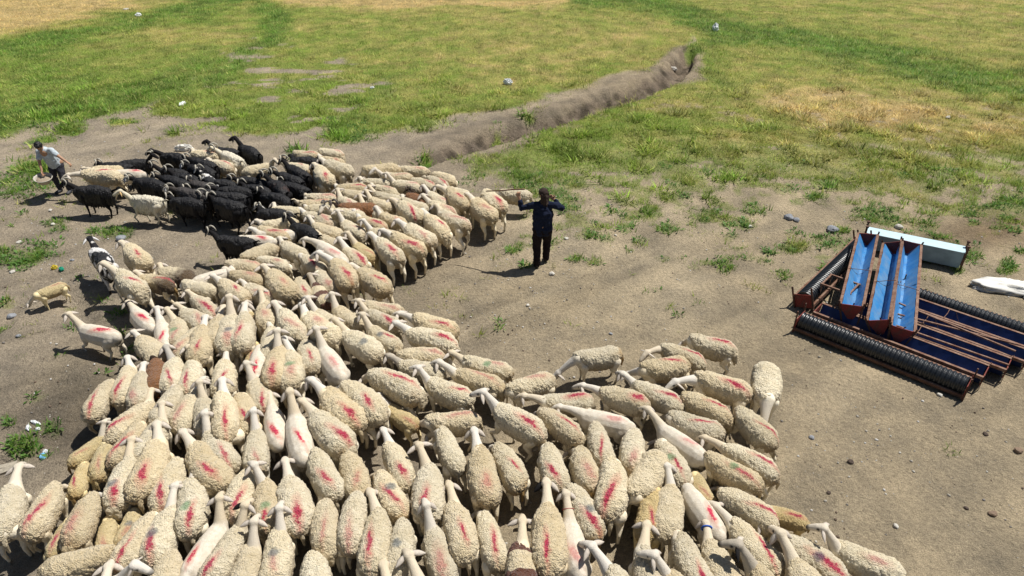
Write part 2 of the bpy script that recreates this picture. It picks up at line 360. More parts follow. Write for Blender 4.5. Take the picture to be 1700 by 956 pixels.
# ------------------------------------------------------------------ ground
def make_ground():
    t = NT('soil', .95, .08); co = t.coord()
    base = t.attr('tint')
    n1 = t.noise(1.1, 5, .6, co); n2 = t.noise(14, 6, .65, co); n3 = t.noise(70, 4, .7, co)
    c = t.mix(t.ramp(n1, [(.3, 0), (.7, 1)]), (.66, .67, .69), (1.20, 1.17, 1.12)); c = t.mix(1.0, base, c, 'MULTIPLY')
    c2 = t.mix(t.ramp(n2, [(.3, 0), (.7, 1)]), (.74, .74, .75), (1.25, 1.24, 1.22)); c = t.mix(.8, c, t.mix(1.0, c, c2, 'MULTIPLY'))
    c3 = t.mix(t.ramp(n3, [(.33, 0), (.66, 1)]), (.50, .50, .50), (1.45, 1.44, 1.42)); c = t.mix(.75, c, t.mix(1.0, c, c3, 'MULTIPLY'))
    # pale specks of grit
    v = t.voro(34, co); sp = t.ramp(v, [(.0, 1), (.07, 1), (.12, 0)]); keep = t.ramp(t.noise(2.3, 3, .6, co), [(.48, 0), (.62, 1)])
    c = t.mix(t.math('MULTIPLY', t.math('MULTIPLY', sp, keep), .55), c, (.55, .51, .44))
    # dark specks: droppings and clods
    v = t.voro(19, co); sp = t.ramp(v, [(.0, 1), (.05, 1), (.09, 0)]); keep = t.ramp(t.noise(1.7, 3, .6, co), [(.5, 0), (.6, 1)])
    c = t.mix(t.math('MULTIPLY', t.math('MULTIPLY', sp, keep), .6), c, (.07, .055, .04))
    t.colour(c)
    h = t.math('ADD', t.math('MULTIPLY', n2, 1.0), t.math('MULTIPLY', n3, .5)); crack = t.voro(5.5, co, 'DISTANCE_TO_EDGE')
    pit = t.ramp(t.voro(11, co), [(.0, 0), (.28, 1)]); h = t.math('ADD', h, t.math('MULTIPLY', pit, t.math('MULTIPLY', t.ramp(t.noise(.9, 3, .6, co), [(.42, 0), (.6, 1)]), .35)))
    h = t.math('ADD', h, t.math('MULTIPLY', t.ramp(crack, [(0, 0), (.03, 1)]), .05)); t.bump(h, 1.0, .075)
    ax = lambda lo, hi, st: list(np.arange(lo, hi, st))
    xs = [-900, -300, -120, -70, -50, -40] + ax(-34, -14, .28) + ax(-14, 15, .085) + ax(15, 36, .28) + [40, 50, 70, 120, 300, 900]
    ys = [-60, -10, 0] + ax(1.5, 4, .3) + ax(4, 15, .085) + ax(15, 30, .13) + ax(30, 60, .4) + [62, 66, 75, 90, 120, 180, 300, 600, 1500]
    X, Y = np.meshgrid(np.array(xs, float), np.array(ys, float)); x, y = X.ravel(), Y.ravel()
    z = ground_z(x, y)
    yc = np.clip(y, 3.0, 400)
    dens, dry, gm, px, py = cover(x, yc)
    near = np.array((.435, .362, .252)); grey = np.array((.395, .335, .255)); pale = np.array((.52, .44, .312)); brown = np.array((.24, .17, .10))
    n = fbm(x*.35, y*.35, 81, 4)[:, None]
    rightness = sstep(560, 1050, px + .25*(py-500))[:, None]
    soil = grey*(1-rightness) + near*rightness
    soil = soil*(1-.5*sstep(.5, .75, n)) + pale*.5*sstep(.5, .75, n)*(.75+.25*rightness)
    # trampled, damp soil under and beside the flock
    damp = sstep(0, 1, (0.75*np.exp(-(((px-120)/170)**2+((py-700)/90)**2)) + .8*np.exp(-(((px-180)/80)**2+((py-700)/60)**2)) + .45*np.exp(-(((px-700)/130)**2+((py-480)/80)**2))))[:, None]
    soil = soil*(1-.42*damp)
    br = np.exp(-(((px-1640)/110)**2+((py-385)/32)**2))[:, None]; soil = soil*(1-.75*br) + brown*.75*br
    warm = (np.exp(-(((px-880)/160)**2+((py-490)/70)**2)))[:, None]; soil = soil*(1-.25*warm) + np.array((.42, .33, .20))*.25*warm
    d, s, al, L = line_d(x, y, DITCH); dm = np.maximum(ditch_floor(x, y)[0], .45*sstep(2.4, 1.2, d+.8*(fbm(x*2, y*2, 27)-.5))*sstep(.03, .2, al/L))[:, None]; soil = soil*(1-.9*dm) + np.array((.140, .112, .086))*(.45+1.3*sstep(.3,.7,fbm(x*4,y*4,29))[:, None])*.9*dm
    veg = cover_colour(dry, gm, fbm(x*4, y*4, 91, 2))*.80 + np.array((.03, .025, .012))
    k = (sstep(.35, .95, dens)*(.5+.42*sstep(330, 200, py)))[:, None]
    col = soil*(1-k) + veg*k
    # faint wheel and hoof tracks across the stand
    ua, va = x*.80+y*.60, -x*.60+y*.80
    tr = sstep(.52, .70, fbm(ua*.35, va*3.2, 121, 4))*sstep(6, 9, y)*sstep(17, 12, y)
    z = z - .012*tr; col = col*(1-.16*tr[:, None]); tr2 = sstep(.56, .72, fbm(ua*.3+7, va*2.4, 131, 4)); col = col*(1+.13*(tr2*(1-k[:, 0]))[:, None])
    nx, ny = len(xs), len(ys)
    i = np.arange(nx-1)[None, :] + np.arange(ny-1)[:, None]*nx; i = i.ravel()
    F = np.stack([i, i+1, i+1+nx, i+nx], 1)
    me = mesh_np('ground', np.stack([x, y, z], 1), F, t.m, True, col)
    return tag(link('ground', me), kind='structure')
make_ground()

# ------------------------------------------------------------------ grass: blades as thin triangles
def blades(name, X, Y, H, W, N, tint, lean=.45, seed=1, label=None, cat='grass', broad=False):
    """N blades per tuft at X, Y; H height, W spread; tint per tuft"""
    r = np.random.default_rng(seed); n = len(X); idx = np.repeat(np.arange(n), N); m = len(idx)
    a = r.uniform(0, 2*np.pi, m); rad = W[idx]*np.sqrt(r.uniform(0, 1, m))
    bx = X[idx]+rad*np.cos(a); by = Y[idx]+rad*np.sin(a); bz = ground_z(bx, by)-.01
    a2 = a + r.normal(0, .8, m); ln = H[idx]*r.uniform(.5, 1.15, m); le = lean*r.uniform(.3, 1.6, m)
    tx = bx+np.cos(a2)*ln*le; ty = by+np.sin(a2)*ln*le; tz = bz+.01+ln*np.clip(1-.35*le, .25, 1)
    bw = (ln*(.16 if not broad else .42))*r.uniform(.6, 1.2, m)*.5
    ox, oy = -np.sin(a2)*bw, np.cos(a2)*bw
    c = tint[idx]*r.uniform(.72, 1.28, (m, 1))
    if not broad:
        V = np.stack([np.stack([bx-ox, by-oy, bz], 1), np.stack([bx+ox, by+oy, bz], 1), np.stack([tx, ty, tz], 1)], 1).reshape(-1, 3)
        F = np.arange(m*3).reshape(-1, 3); C = np.repeat(c, 3, 0)
    else:
        mx, my, mz = (bx*.5+tx*.5), (by*.5+ty*.5), bz*.4+tz*.6+.01
        V = np.stack([np.stack([bx, by, bz], 1), np.stack([mx+ox, my+oy, mz], 1), np.stack([tx, ty, tz*.9+bz*.1], 1), np.stack([mx-ox, my-oy, mz], 1)], 1).reshape(-1, 3)
        F = np.arange(m*4).reshape(-1, 4); C = np.repeat(c, 4, 0)
    me = mesh_np(name, V, F, MAT_GRASS, False, C)
    return tag(link(name, me), label, cat, None, 'stuff')
_t = NT('grass_blade', .6, .25); _t.colour(_t.attr('tint'))
_t.b.inputs['Transmission Weight'].default_value = 0.0
_tr = _t.new('ShaderNodeBsdfTranslucent'); _t.l(_t.attr('tint'), _tr.inputs[0]); _mx = _t.new('ShaderNodeMixShader'); _mx.inputs[0].default_value = .3
_t.l(_t.b.outputs[0], _mx.inputs[1]); _t.l(_tr.outputs[0], _mx.inputs[2]); _t.l(_mx.outputs[0], _t.n['Material Output'].inputs[0])
MAT_GRASS = _t.m
def scatter(n, y0, y1, power=1.0, seed=3):
    """points spread evenly over the ground that the wedge of the view covers, some way beyond its sides"""
    r = np.random.default_rng(seed)
    # cumulative width ~ y
    u = r.uniform(0, 1, n); a = 2-power
    y = (y0**a + u*(y1**a-y0**a))**(1/a)
    x = r.uniform(-1, 1, n)*(y*.78+3.0)
    return x, y
def make_grass():
    # tall field grass beyond the stand
    x, y = scatter(125000, 13, 60, .75, 3)
    dens, dry, gm, px, py = cover(x, y)
    keep = (rng.uniform(0, 1, len(x)) < dens*(.25+.75*sstep(400, 230, py))*sstep(470, 380, py))
    x, y, dry, gm = x[keep], y[keep], dry[keep], gm[keep]
    v = rng.uniform(0, 1, len(x)); pt_ = fbm(x*1.9, y*1.9, 97, 3); t = cover_colour(dry, gm, v*1.7-.35 + (pt_-.5)*1.2)*(.62+.8*sstep(.3, .7, fbm(x*2.7, y*2.7, 98, 3))[:, None])*rng.uniform(.65, 1.35, (len(x), 1))
    t = t*(1-(v > .86)[:, None]*.5) + C_PALE*((v > .86)[:, None]*.5)
    blades('field_grass', x, y, .05+(.03+.07*rng.uniform(0, 1, len(x))**2+.05*gm+.16*sstep(.55, .72, fbm(x*1.5, y*1.5, 99, 3))*sstep(30, 20, y))*sstep(10, 18, y), .12+.12*y/40, 8, t, .95, 11, 'green and straw coloured grass covering the field behind the flock')
    # short grass and weeds of the stand
    x, y = scatter(190000, 4.5, 24, 1.0, 5)
    dens, dry, gm, px, py = cover(x, y)
    pr = dens*sstep(150, 250, py); keep = rng.uniform(0, 1, len(x)) < pr*.95
    x, y, dry, gm = x[keep], y[keep], dry[keep], gm[keep]
    v = rng.uniform(0, 1, len(x)); t = cover_colour(dry, gm, v)
    clump = fbm(x*2.4, y*2.4, 77, 3)
    blades('short_grass', x, y, .035+.14*sstep(.35, .75, clump)*rng.uniform(.4, 1, len(x)), .06+.0*x, 5, t, .8, 13, 'short green grass in scattered patches on the bare soil')
    # broad leaved weeds
    k = rng.uniform(0, 1, len(x)) < .20*sstep(.2, .8, gm)
    tt = np.array((.11, .22, .045))*(0.8+.5*rng.uniform(0, 1, (int(k.sum()), 1)))
    blades('leafy_weeds', x[k], y[k], 0.05+.06*rng.uniform(0, 1, int(k.sum())), .08+.0*x[k], 8, tt, 1.0, 17, 'low broad leaved green weeds growing among the short grass', 'weeds', True)
make_grass()

# ------------------------------------------------------------------ stones
def stone_mesh(name, seed, mat, n=10, m=7, flat=.6, rough=.25):
    r = random.Random(seed); mb = MB(); mb.ball((0, 0, 0), (1, .75+.2*r.random(), flat), n, m)
    o = Vector((r.random()*50, r.random()*50, 0))
    mb.v = [tuple(Vector(p)*(1+rough*(mnoise.noise(Vector(p)*1.3+o))*1.6)) for p in mb.v]
    return mb.mesh(name, mat, False)
def simple(name, c, rough=.85, spec=.2, scale=20, amp=.25, bump=.3, bd=.004):
    t = NT(name, rough, spec); co = t.coord(); n = t.noise(scale, 5, .6, co)
    t.colour(t.mix(t.ramp(n, [(.3, 0), (.7, 1)]), tuple(v*(1-amp) for v in c), tuple(min(v*(1+amp), 1) for v in c)))
    if bump: t.bump(n, bump, bd)
    return t.m
M_ROCK_G = simple('grey_rock', (.26, .27, .29), scale=3); M_ROCK_W = simple('pale_rock', (.55, .52, .46), scale=3); M_ROCK_D = simple('dark_rock', (.10, .075, .06), scale=3)
M_ROCK_B = simple('brown_rock', (.24, .17, .12), scale=3)
def make_gravel():
    n = 30000; x, y = scatter(n, 5, 22, .9, 23); px, py = proj(x, y, 0)
    w = .25 + .75*sstep(.45, .7, fbm(x*.6, y*.6, 44)) + 1.2*np.exp(-(((px-880)/170)**2+((py-520)/90)**2)) + .8*np.exp(-(((px-60)/120)**2+((py-400)/90)**2))
    k = rng.uniform(0, 2, n) < w*sstep(190, 280, py); x, y = x[k], y[k]; n = len(x)
    base = MB().ball((0, 0, 0), (1, .8, .55), 6, 4); BV = np.array(base.v); BF = [tuple(f) for f in base.f]
    tri = []
    for f in BF:
        for q in range(1, len(f)-1): tri.append((f[0], f[q], f[q+1]))
    tri = np.array(tri); s = .005+.021*rng.uniform(0, 1, n)**5; a = rng.uniform(0, 6.28, n)
    V = BV[None]*s[:, None, None]*rng.uniform(.75, 1.25, (n, len(BV), 1)); ca, sa = np.cos(a)[:, None], np.sin(a)[:, None]
    V = np.stack([V[..., 0]*ca-V[..., 1]*sa + x[:, None], V[..., 0]*sa+V[..., 1]*ca + y[:, None], V[..., 2]+(ground_z(x, y)+s*.2)[:, None]], 2)
    F = (tri[None]+(np.arange(n)*len(BV))[:, None, None]).reshape(-1, 3)
    pal = np.array([(.50, .47, .41), (.36, .33, .28), (.22, .20, .18), (.55, .53, .50), (.15, .11, .08)]); c = pal[rng.integers(0, 5, n)]
    t = NT('pebble', .85, .25); t.colour(t.attr('tint'))
    tag(link('gravel', mesh_np('gravel', V.reshape(-1, 3), F, t.m, False, np.repeat(c, len(BV), 0))), 'small pale and dark pebbles strewn over the bare soil', 'gravel', None, 'stuff')
make_gravel()
ROCKS = [(1310, 363, .13, 'G', 'rounded grey rock, larger of two side by side beyond the stacked troughs'), (1322, 366, .10, 'G', 'flat grey stone touching the larger rounded grey rock beyond the troughs'), (1381, 382, .15, 'G', 'grey rock behind the tilted corrugated trough, beside a grass patch'),
 (1492, 378, .11, 'W', 'pale buff stone just beyond the light blue box trough'), (1245, 376, .06, 'W', 'whitish stone at the edge of the green tuft past the herder'), (940, 397, .06, 'W', 'whitish stone just right of the herder'), (916, 456, .07, 'W', 'pale stones lying close to the boots of the herder'),
 (1022, 392, .035, 'W', 'tiny white stone on the soil well right of the herder'), (876, 508, .045, 'W', 'white pebble between the herder and the walking sheep with lowered head'), (1014, 554, .04, 'G', 'small slate grey stone above the walking sheep with lowered head'),
 (1347, 727, .05, 'G', 'blue grey stone alone on the bare soil below the troughs'), (1412, 768, .06, 'D', 'dark clod on open bare soil, centre of the lower ground'), (1487, 874, .045, 'W', 'lone white pebble on bare soil beside the last ewes'), (1648, 853, .075, 'B', 'reddish brown stone low on the open soil'),
 (1636, 721, .055, 'D', 'black clod on the soil below the trough ends'), (1690, 750, .08, 'B', 'brownish grey rock near the frame edge below the troughs'), (1560, 657, .05, 'W', 'white stone beside the near corner of the trough stack'), (1376, 818, .04, 'D', 'small dark clod between open soil and the flock edge'),
 (1604, 843, .04, 'D', 'small dark clod beside the reddish brown stone'), (201, 397, .12, 'G', 'grey boulder in the weeds behind the goat patched black and white'), (88, 373, .06, 'W', 'whitish stone in the weeds under the black goat'), (32, 403, .06, 'W', 'whitish stone by the weeds near the left edge'),
 (21, 452, .06, 'W', 'pale stone beside the low grass left of the grazing lamb'), (18, 521, .09, 'G', 'flat grey stone on the bank under the grazing lamb'), (31, 558, .05, 'G', 'grey stone half sunk in the soil left of the shorn walking sheep'), (47, 505, .055, 'W', 'white stone right under the grazing lamb'),
 (120, 432, .05, 'G', 'small bluish stone between the lamb and the patched goat'), (1688, 365, .10, 'B', 'brown rock on the reddish soil near the frame edge'), (1575, 193, .10, 'W', 'white stone lying alone in the dry grass'), (84, 350, .05, 'W', 'white stone beside the shadow of the black goat')]
_rm = {'G': M_ROCK_G, 'W': M_ROCK_W, 'D': M_ROCK_D, 'B': M_ROCK_B}
for i, (px, py, s, k, lab) in enumerate(ROCKS):
    p = at(px, py); o = link('rock' if k != 'D' else 'soil_clod', stone_mesh('rock', i, _rm[k]), loc=(p.x, p.y, gz(p.x, p.y)+s*.25), rot=(0, 0, i*1.7)); s *= (.75 if k in 'DB' else .9); o.scale = (s, s, s)
    tag(o, lab, 'rock' if k != 'D' else 'clod')

# ------------------------------------------------------------------ animal materials
def add_mark(t, co, base):
    """smears of stock paint along the spine: place, size and strength come from each animal's own properties"""
    x, y, z = t.sep(co)
    A = lambda n: t.attr(n, 'OBJECT', 'Fac')
    wob = t.math('MULTIPLY', t.math('SUBTRACT', t.noise(7, 3, .6, co), .5), .09)
    dx = t.math('SUBTRACT', x, A('mark_x')); dy = t.math('ADD', t.math('SUBTRACT', y, A('mark_y')), wob)
    dy = t.math('ADD', dy, t.math('MULTIPLY', dx, A('mark_slant')))
    e = t.math('ADD', t.math('POWER', t.math('ABSOLUTE', t.math('DIVIDE', dx, A('mark_len'))), 2), t.math('POWER', t.math('ABSOLUTE', t.math('DIVIDE', dy, A('mark_wid'))), 2))
    e = t.math('ADD', e, t.math('MULTIPLY', t.math('SUBTRACT', t.noise(24, 5, .8, co), .5), 4.2))
    top = t.ramp(z, [(.52, 0), (.60, 1)])
    core = t.math('MULTIPLY', t.ramp(e, [(.25, 1), (1.7, 0)]), top)
    halo = t.math('MULTIPLY', t.ramp(t.math('MULTIPLY', e, .28), [(.12, .7), (1.0, 0)]), top)
    st = A('mark_strength')
    c = t.mix(t.math('MULTIPLY', halo, t.math('MULTIPLY', st, .75), clamp=True), base, (.66, .20, .14))
    c = t.mix(t.math('MULTIPLY', core, st, clamp=True), c, (.48, .032, .075))
    # second daub of green or blue-black
    gx = t.math('SUBTRACT', x, A('daub_x')); gy = t.math('ADD', t.math('SUBTRACT', y, A('daub_y')), wob)
    g = t.math('ADD', t.math('MULTIPLY', gx, gx), t.math('MULTIPLY', gy, gy)); g = t.math('ADD', t.math('MULTIPLY', g, 140), t.math('MULTIPLY', t.math('SUBTRACT', t.noise(24, 4, .7, co), .5), 1.6))
    gm = t.math('MULTIPLY', t.math('MULTIPLY', t.ramp(g, [(.2, .85), (1.0, 0)]), top), A('daub_strength'), clamp=True)
    return t.mix(gm, c, t.mix(A('daub_blue'), (.10, .30, .12), (.05, .09, .13)))
def make_fleece_mat():
    t = NT('fleece', .95, .05); co = t.coord(); x, y, z = t.sep(co)
    A = lambda n: t.attr(n, 'OBJECT', 'Fac')
    tint = t.attr('color', 'OBJECT', 'Color')
    rnd = t.new('ShaderNodeObjectInfo').outputs['Random']
    off = t.new('ShaderNodeVectorMath', operation='ADD'); cmb = t.new('ShaderNodeCombineXYZ'); t.l(t.math('MULTIPLY', rnd, 40), cmb.inputs[0]); t.l(co, off.inputs[0]); t.l(cmb.outputs[0], off.inputs[1])
    p = off.outputs[0]
    n = t.noise(5, 4, .6, p); c = t.mix(1.0, tint, t.mix(t.ramp(n, [(.3, 0), (.7, 1)]), (.90, .86, .78), (1.05, 1.05, 1.05)), 'MULTIPLY')
    n2 = t.noise(45, 4, .7, p); c = t.mix(1.0, c, t.mix(t.ramp(n2, [(.3, 0), (.68, 1)]), (.85, .815, .735), (1.08, 1.08, 1.07)), 'MULTIPLY')
    lk = t.attr('tint')  # lock tips pale, bases darkened with painted crevice shade
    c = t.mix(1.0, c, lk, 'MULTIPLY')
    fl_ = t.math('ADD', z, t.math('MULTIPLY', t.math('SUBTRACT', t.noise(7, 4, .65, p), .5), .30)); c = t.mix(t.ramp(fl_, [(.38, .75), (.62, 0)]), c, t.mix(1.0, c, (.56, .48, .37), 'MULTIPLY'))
    # soiled wool over the rump and belly
    rr = t.math('ADD', t.math('MULTIPLY', x, -1.0), t.math('MULTIPLY', t.math('SUBTRACT', .62, z), .8))
    rr = t.math('ADD', rr, t.math('MULTIPLY', t.math('SUBTRACT', t.noise(6, 4, .6, p), .5), .7))
    rr = t.math('ADD', rr, t.math('MULTIPLY', A('caked'), .42))
    soil = t.math('MULTIPLY', t.ramp(rr, [(.30, 0), (.62, 1)]), A('soiled'), clamp=True)
    c = t.mix(soil, c, t.mix(A('soiled_dark'), (.44, .27, .09), (.13, .085, .045)))
    # dark patches (pied coats)
    wv = t.math('ADD', t.math('SINE', t.math('ADD', t.math('MULTIPLY', x, 15.0), 2.6)), t.math('MULTIPLY', t.math('SUBTRACT', t.noise(3.2, 2, .5, p), .5), 3.0)); pt = t.ramp(t.math('ADD', t.math('MULTIPLY', wv, .25), .5), [(.50, 0), (.54, 1)])
    c = t.mix(t.math('MULTIPLY', pt, A('pied')), c, (.13, .05, .028))
    t.colour(add_mark(t, co, c))
    h = t.math('ADD', t.noise(55, 5, .7, p), t.math('MULTIPLY', t.voro(60, p), -.8)); t.bump(h, 1.0, .022)
    t.b.inputs['Sheen Weight'].default_value = .25
    return t.m
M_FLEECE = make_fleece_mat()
def make_skin_mat():
    t = NT('short_wool', .8, .15); co = t.coord(); m = t.attr('zone')
    sp = t.new('ShaderNodeSeparateColor'); t.l(m, sp.inputs[0])
    tint = t.attr('color', 'OBJECT', 'Color'); A = lambda n: t.attr(n, 'OBJECT', 'Fac')
    n = t.noise(16, 4, .6, co); c = t.mix(1.0, tint, t.mix(t.ramp(n, [(.3, 0), (.7, 1)]), (.84, .80, .74), (1.06, 1.06, 1.06)), 'MULTIPLY')
    pt = t.ramp(t.noise(3.4, 2, .5, co), [(.49, 0), (.52, 1)]); c = t.mix(t.math('MULTIPLY', pt, A('pied')), c, (.02, .02, .022))
    hd = t.math('MULTIPLY', sp.outputs[1], t.math('SUBTRACT', 1, A('plain')), clamp=True)
    c = t.mix(hd, c, t.mix(A('dark_head'), t.mix(A('creamy'), (.68, .63, .55), (.64, .54, .39)), (.035, .022, .015)))
    c = add_mark(t, co, c)
    c = t.mix(t.math('MULTIPLY', sp.outputs[2], .75), c, (.05, .035, .025))
    mz = t.math('MULTIPLY', sp.outputs[0], A('muzzle'), clamp=True)
    c = t.mix(mz, c, (.018, .015, .016)); t.colour(c); t.bump(t.noise(60, 4, .7, co), .7, .012)
    return t.m
M_SKIN = make_skin_mat()
def tint_mat(name, rough=.85, scale=40, b=.4, bd=.006, spec=.12, lo=.75, hi=1.15):
    t = NT(name, rough, spec); co = t.coord(); n = t.noise(scale, 4, .65, co)
    t.colour(t.mix(1.0, t.attr('color', 'OBJECT', 'Color'), t.mix(t.ramp(n, [(.3, 0), (.7, 1)]), (lo,)*3, (hi,)*3), 'MULTIPLY')); t.bump(n, b, bd); return t.m
M_EAR = tint_mat('ear_skin', .75, 30, .2, .003); M_TAIL = tint_mat('tail_wool', .95, 38, 1.0, .03, .05, .55, 1.05)
M_HORN = tint_mat('horn', .5, 60, .8, .006, .35, .6, 1.15)
def make_hair_mat():
    t = NT('goat_hair', .48, .35); co = t.coord(); mp = t.new('ShaderNodeMapping'); mp.inputs['Scale'].default_value = (1, 1, .12); t.l(co, mp.inputs[0])
    n = t.noise(60, 4, .65, mp.outputs[0]); n2 = t.noise(5, 3, .6, co)
    c = t.mix(1.0, t.attr('color', 'OBJECT', 'Color'), t.mix(t.ramp(n, [(.3, 0), (.7, 1)]), (.55,)*3, (1.35,)*3), 'MULTIPLY')
    c = t.mix(t.math('MULTIPLY', t.ramp(t.noise(3.4, 2, .5, co), [(.47, 0), (.51, 1)]), t.attr('pied', 'OBJECT', 'Fac')), c, (.72, .70, .68))
    c = t.mix(t.math('MULTIPLY', t.ramp(n2, [(.5, 0), (.75, 1)]), t.attr('soiled', 'OBJECT', 'Fac')), c, (.10, .035, .02))
    t.colour(c); t.bump(n, .9, .02); return t.m
M_HAIR = make_hair_mat()
M_EYE = simple('eye', (.012, .01, .008), .2, .5, bump=0)
M_COLLAR_K = simple('dark_collar', (.02, .02, .04), .6); M_COLLAR_B = simple('blue_collar', (.03, .12, .5), .5); M_COLLAR_R = simple('thin_red_cord', (.35, .06, .06), .6)

# ------------------------------------------------------------------ animal bodies
PITCH = {'high': (.36, .80, -.40), 'up': (.37, .50, -.52), 'mid': (.37, .12, -.50), 'low': (.42, -.62, -.80)}
def head_frame(kind, yaw, pitch):
    L, dz, fz = PITCH[pitch]; h = math.sqrt(1-dz*dz)
    if kind == 'goat': root = Vector((.40, 0, .66)); L *= .98
    elif kind == 'lamb': root = Vector((.34, 0, .56)); L *= .9
    else: root = Vector((.36, 0, .58))
    poll = root + Vector((h*math.cos(yaw), h*math.sin(yaw), dz))*L
    y2 = yaw*1.25; fh = math.sqrt(1-fz*fz); f = Vector((fh*math.cos(y2), fh*math.sin(y2), fz))
    side = Vector((-math.sin(y2), math.cos(y2), 0)); up = f.cross(side)*-1
    if up.z < 0 and abs(up.z) > .2: up = -up
    return root, poll, f, side, up
def body_mesh(kind, yaw, pitch, legs, shorn=False):
    root, poll, f, side, up = head_frame(kind, yaw, pitch)
    mb = MB(); g = kind == 'goat'; k = 1.0
    dz = .06 if g else 0
    tr = .165 if g else (.195 if shorn else .165)
    Y = ((0, 1, 0), .88 if not g else .78)
    capsule(mb, (-.30 if (g or shorn) else -.24, 0, .50+dz), tr, (-.02, 0, .49+dz), tr*1.08, flat=Y); capsule(mb, (-.02, 0, .49+dz), tr*1.08, (.24, 0, .50+dz), tr*.95, flat=Y)
    rx = -.42 if (g or shorn) else -.335
    capsule(mb, (rx, 0, .53+dz), tr*.62, (-.28, 0, .52+dz), tr*.95, flat=Y)
    capsule(mb, (.22, 0, .50+dz), tr*.85, root, .105 if not g else .09)
    hx = -.35 if (g or shorn) else -.27
    capsule(mb, (hx, .07, .50+dz), .10, (-.25, .07, .50+dz), .10); capsule(mb, (hx, -.07, .50+dz), .10, (-.25, -.07, .50+dz), .10)
    mid = root.lerp(poll, .5) + Vector((0, 0, .02))
    capsule(mb, root, .100 if not g else .085, mid, .062); capsule(mb, mid, .062, poll-(poll-root).normalized()*.03, .048)
    mz = poll + f*.20 - up*.012
    capsule(mb, poll+side*.016, .053, poll+f*.085, .052); capsule(mb, poll-side*.016, .053, poll+f*.085, .052); capsule(mb, poll+f*.08, .056, mz, .038); capsule(mb, poll+f*.07-up*.03, .036, mz-up*.016, .024)
    capsule(mb, poll-f*.01+side*.03+up*.012, .032, poll+f*.06+side*.026+up*.014, .022); capsule(mb, poll-f*.01-side*.03+up*.012, .032, poll+f*.06-side*.026+up*.014, .022)
    hoofs = []
    st = {'stand': (0, 0, 0, 0), 'walk': (.09, -.08, .10, -.07), 'trot': (-.07, .10, -.08, .10)}[legs]
    for sgn, s in ((1, st[0]), (-1, st[1])):
        y = .105*sgn
        pts = [((.25, y, .46+dz), .078), ((.26+s*.5, y*.95, .27+dz), .034), ((.25+s*.9, y*.95, .14), .024), ((.25+s*1.25, y*.95, .055), .021), ((.26+s*1.3, y*.95, .018), .026)]
        if abs(s) > .085 and sgn > 0: pts[2] = ((.33+s, y, .20), .024); pts[3] = ((.27+s, y, .13), .02); pts[4] = ((.25+s, y, .085), .025)
        for (a, ra), (b, rb) in zip(pts[:-1], pts[1:]): capsule(mb, a, ra, b, rb, 10)
        hoofs.append(pts[4][0])
    for sgn, s in ((1, st[2]), (-1, st[3])):
        y = .115*sgn
        pts = [((-.30, y*.8, .48+dz), .105), ((-.26+s*.2, y, .34+dz), .062), ((-.37+s*.6, y, .22), .030), ((-.34+s*1.0, y, .07), .022), ((-.325+s*1.05, y, .018), .027)]
        for (a, ra), (b, rb) in zip(pts[:-1], pts[1:]): capsule(mb, a, ra, b, rb, 10)
        hoofs.append(pts[4][0])
    me = fuse(mb, kind+'_body', .0165, M_SKIN, 3, .5)
    P = verts_np(me); C = np.zeros((len(P), 3))
    f3, s3, u3 = np.array(f), np.array(side), np.array(up); q = P-np.array(poll)
    muz = np.clip(1-(np.linalg.norm(P-np.array(mz), axis=1)-.030)/.02, 0, 1)
    for sg in (1, -1):
        e = np.array(poll)+f3*.065+s3*sg*.045+u3*.012; muz = np.maximum(muz, np.clip(1-(np.linalg.norm(P-e, axis=1)-.014)/.012, 0, 1))
    C[:, 0] = muz
    d = np.minimum(seg_dist(P, root, poll)-.03, seg_dist(P, poll, mz)); C[:, 1] = np.clip(1-(np.minimum(d, 9)-.095)/.03, 0, 1)*np.clip(((P-np.array(root))@np.array((poll-root).normalized())-.03)/.06, 0, 1)
    if g: C[:, 1] = np.clip(1-(seg_dist(P, poll+f*.03, mz)-.07)/.02, 0, 1)
    C[:, 2] = np.max([np.clip(1-(np.linalg.norm(P-np.array(h), axis=1)-.03)/.02, 0, 1) for h in hoofs], axis=0)
    set_col(me, 'zone', C); return me
_bodies = {}
def get_body(kind, yaw, pitch, legs, shorn=False):
    k = (kind, yaw, pitch, legs, shorn)
    if k not in _bodies: _bodies[k] = body_mesh(kind, R(yaw), pitch, legs, shorn)
    return _bodies[k]

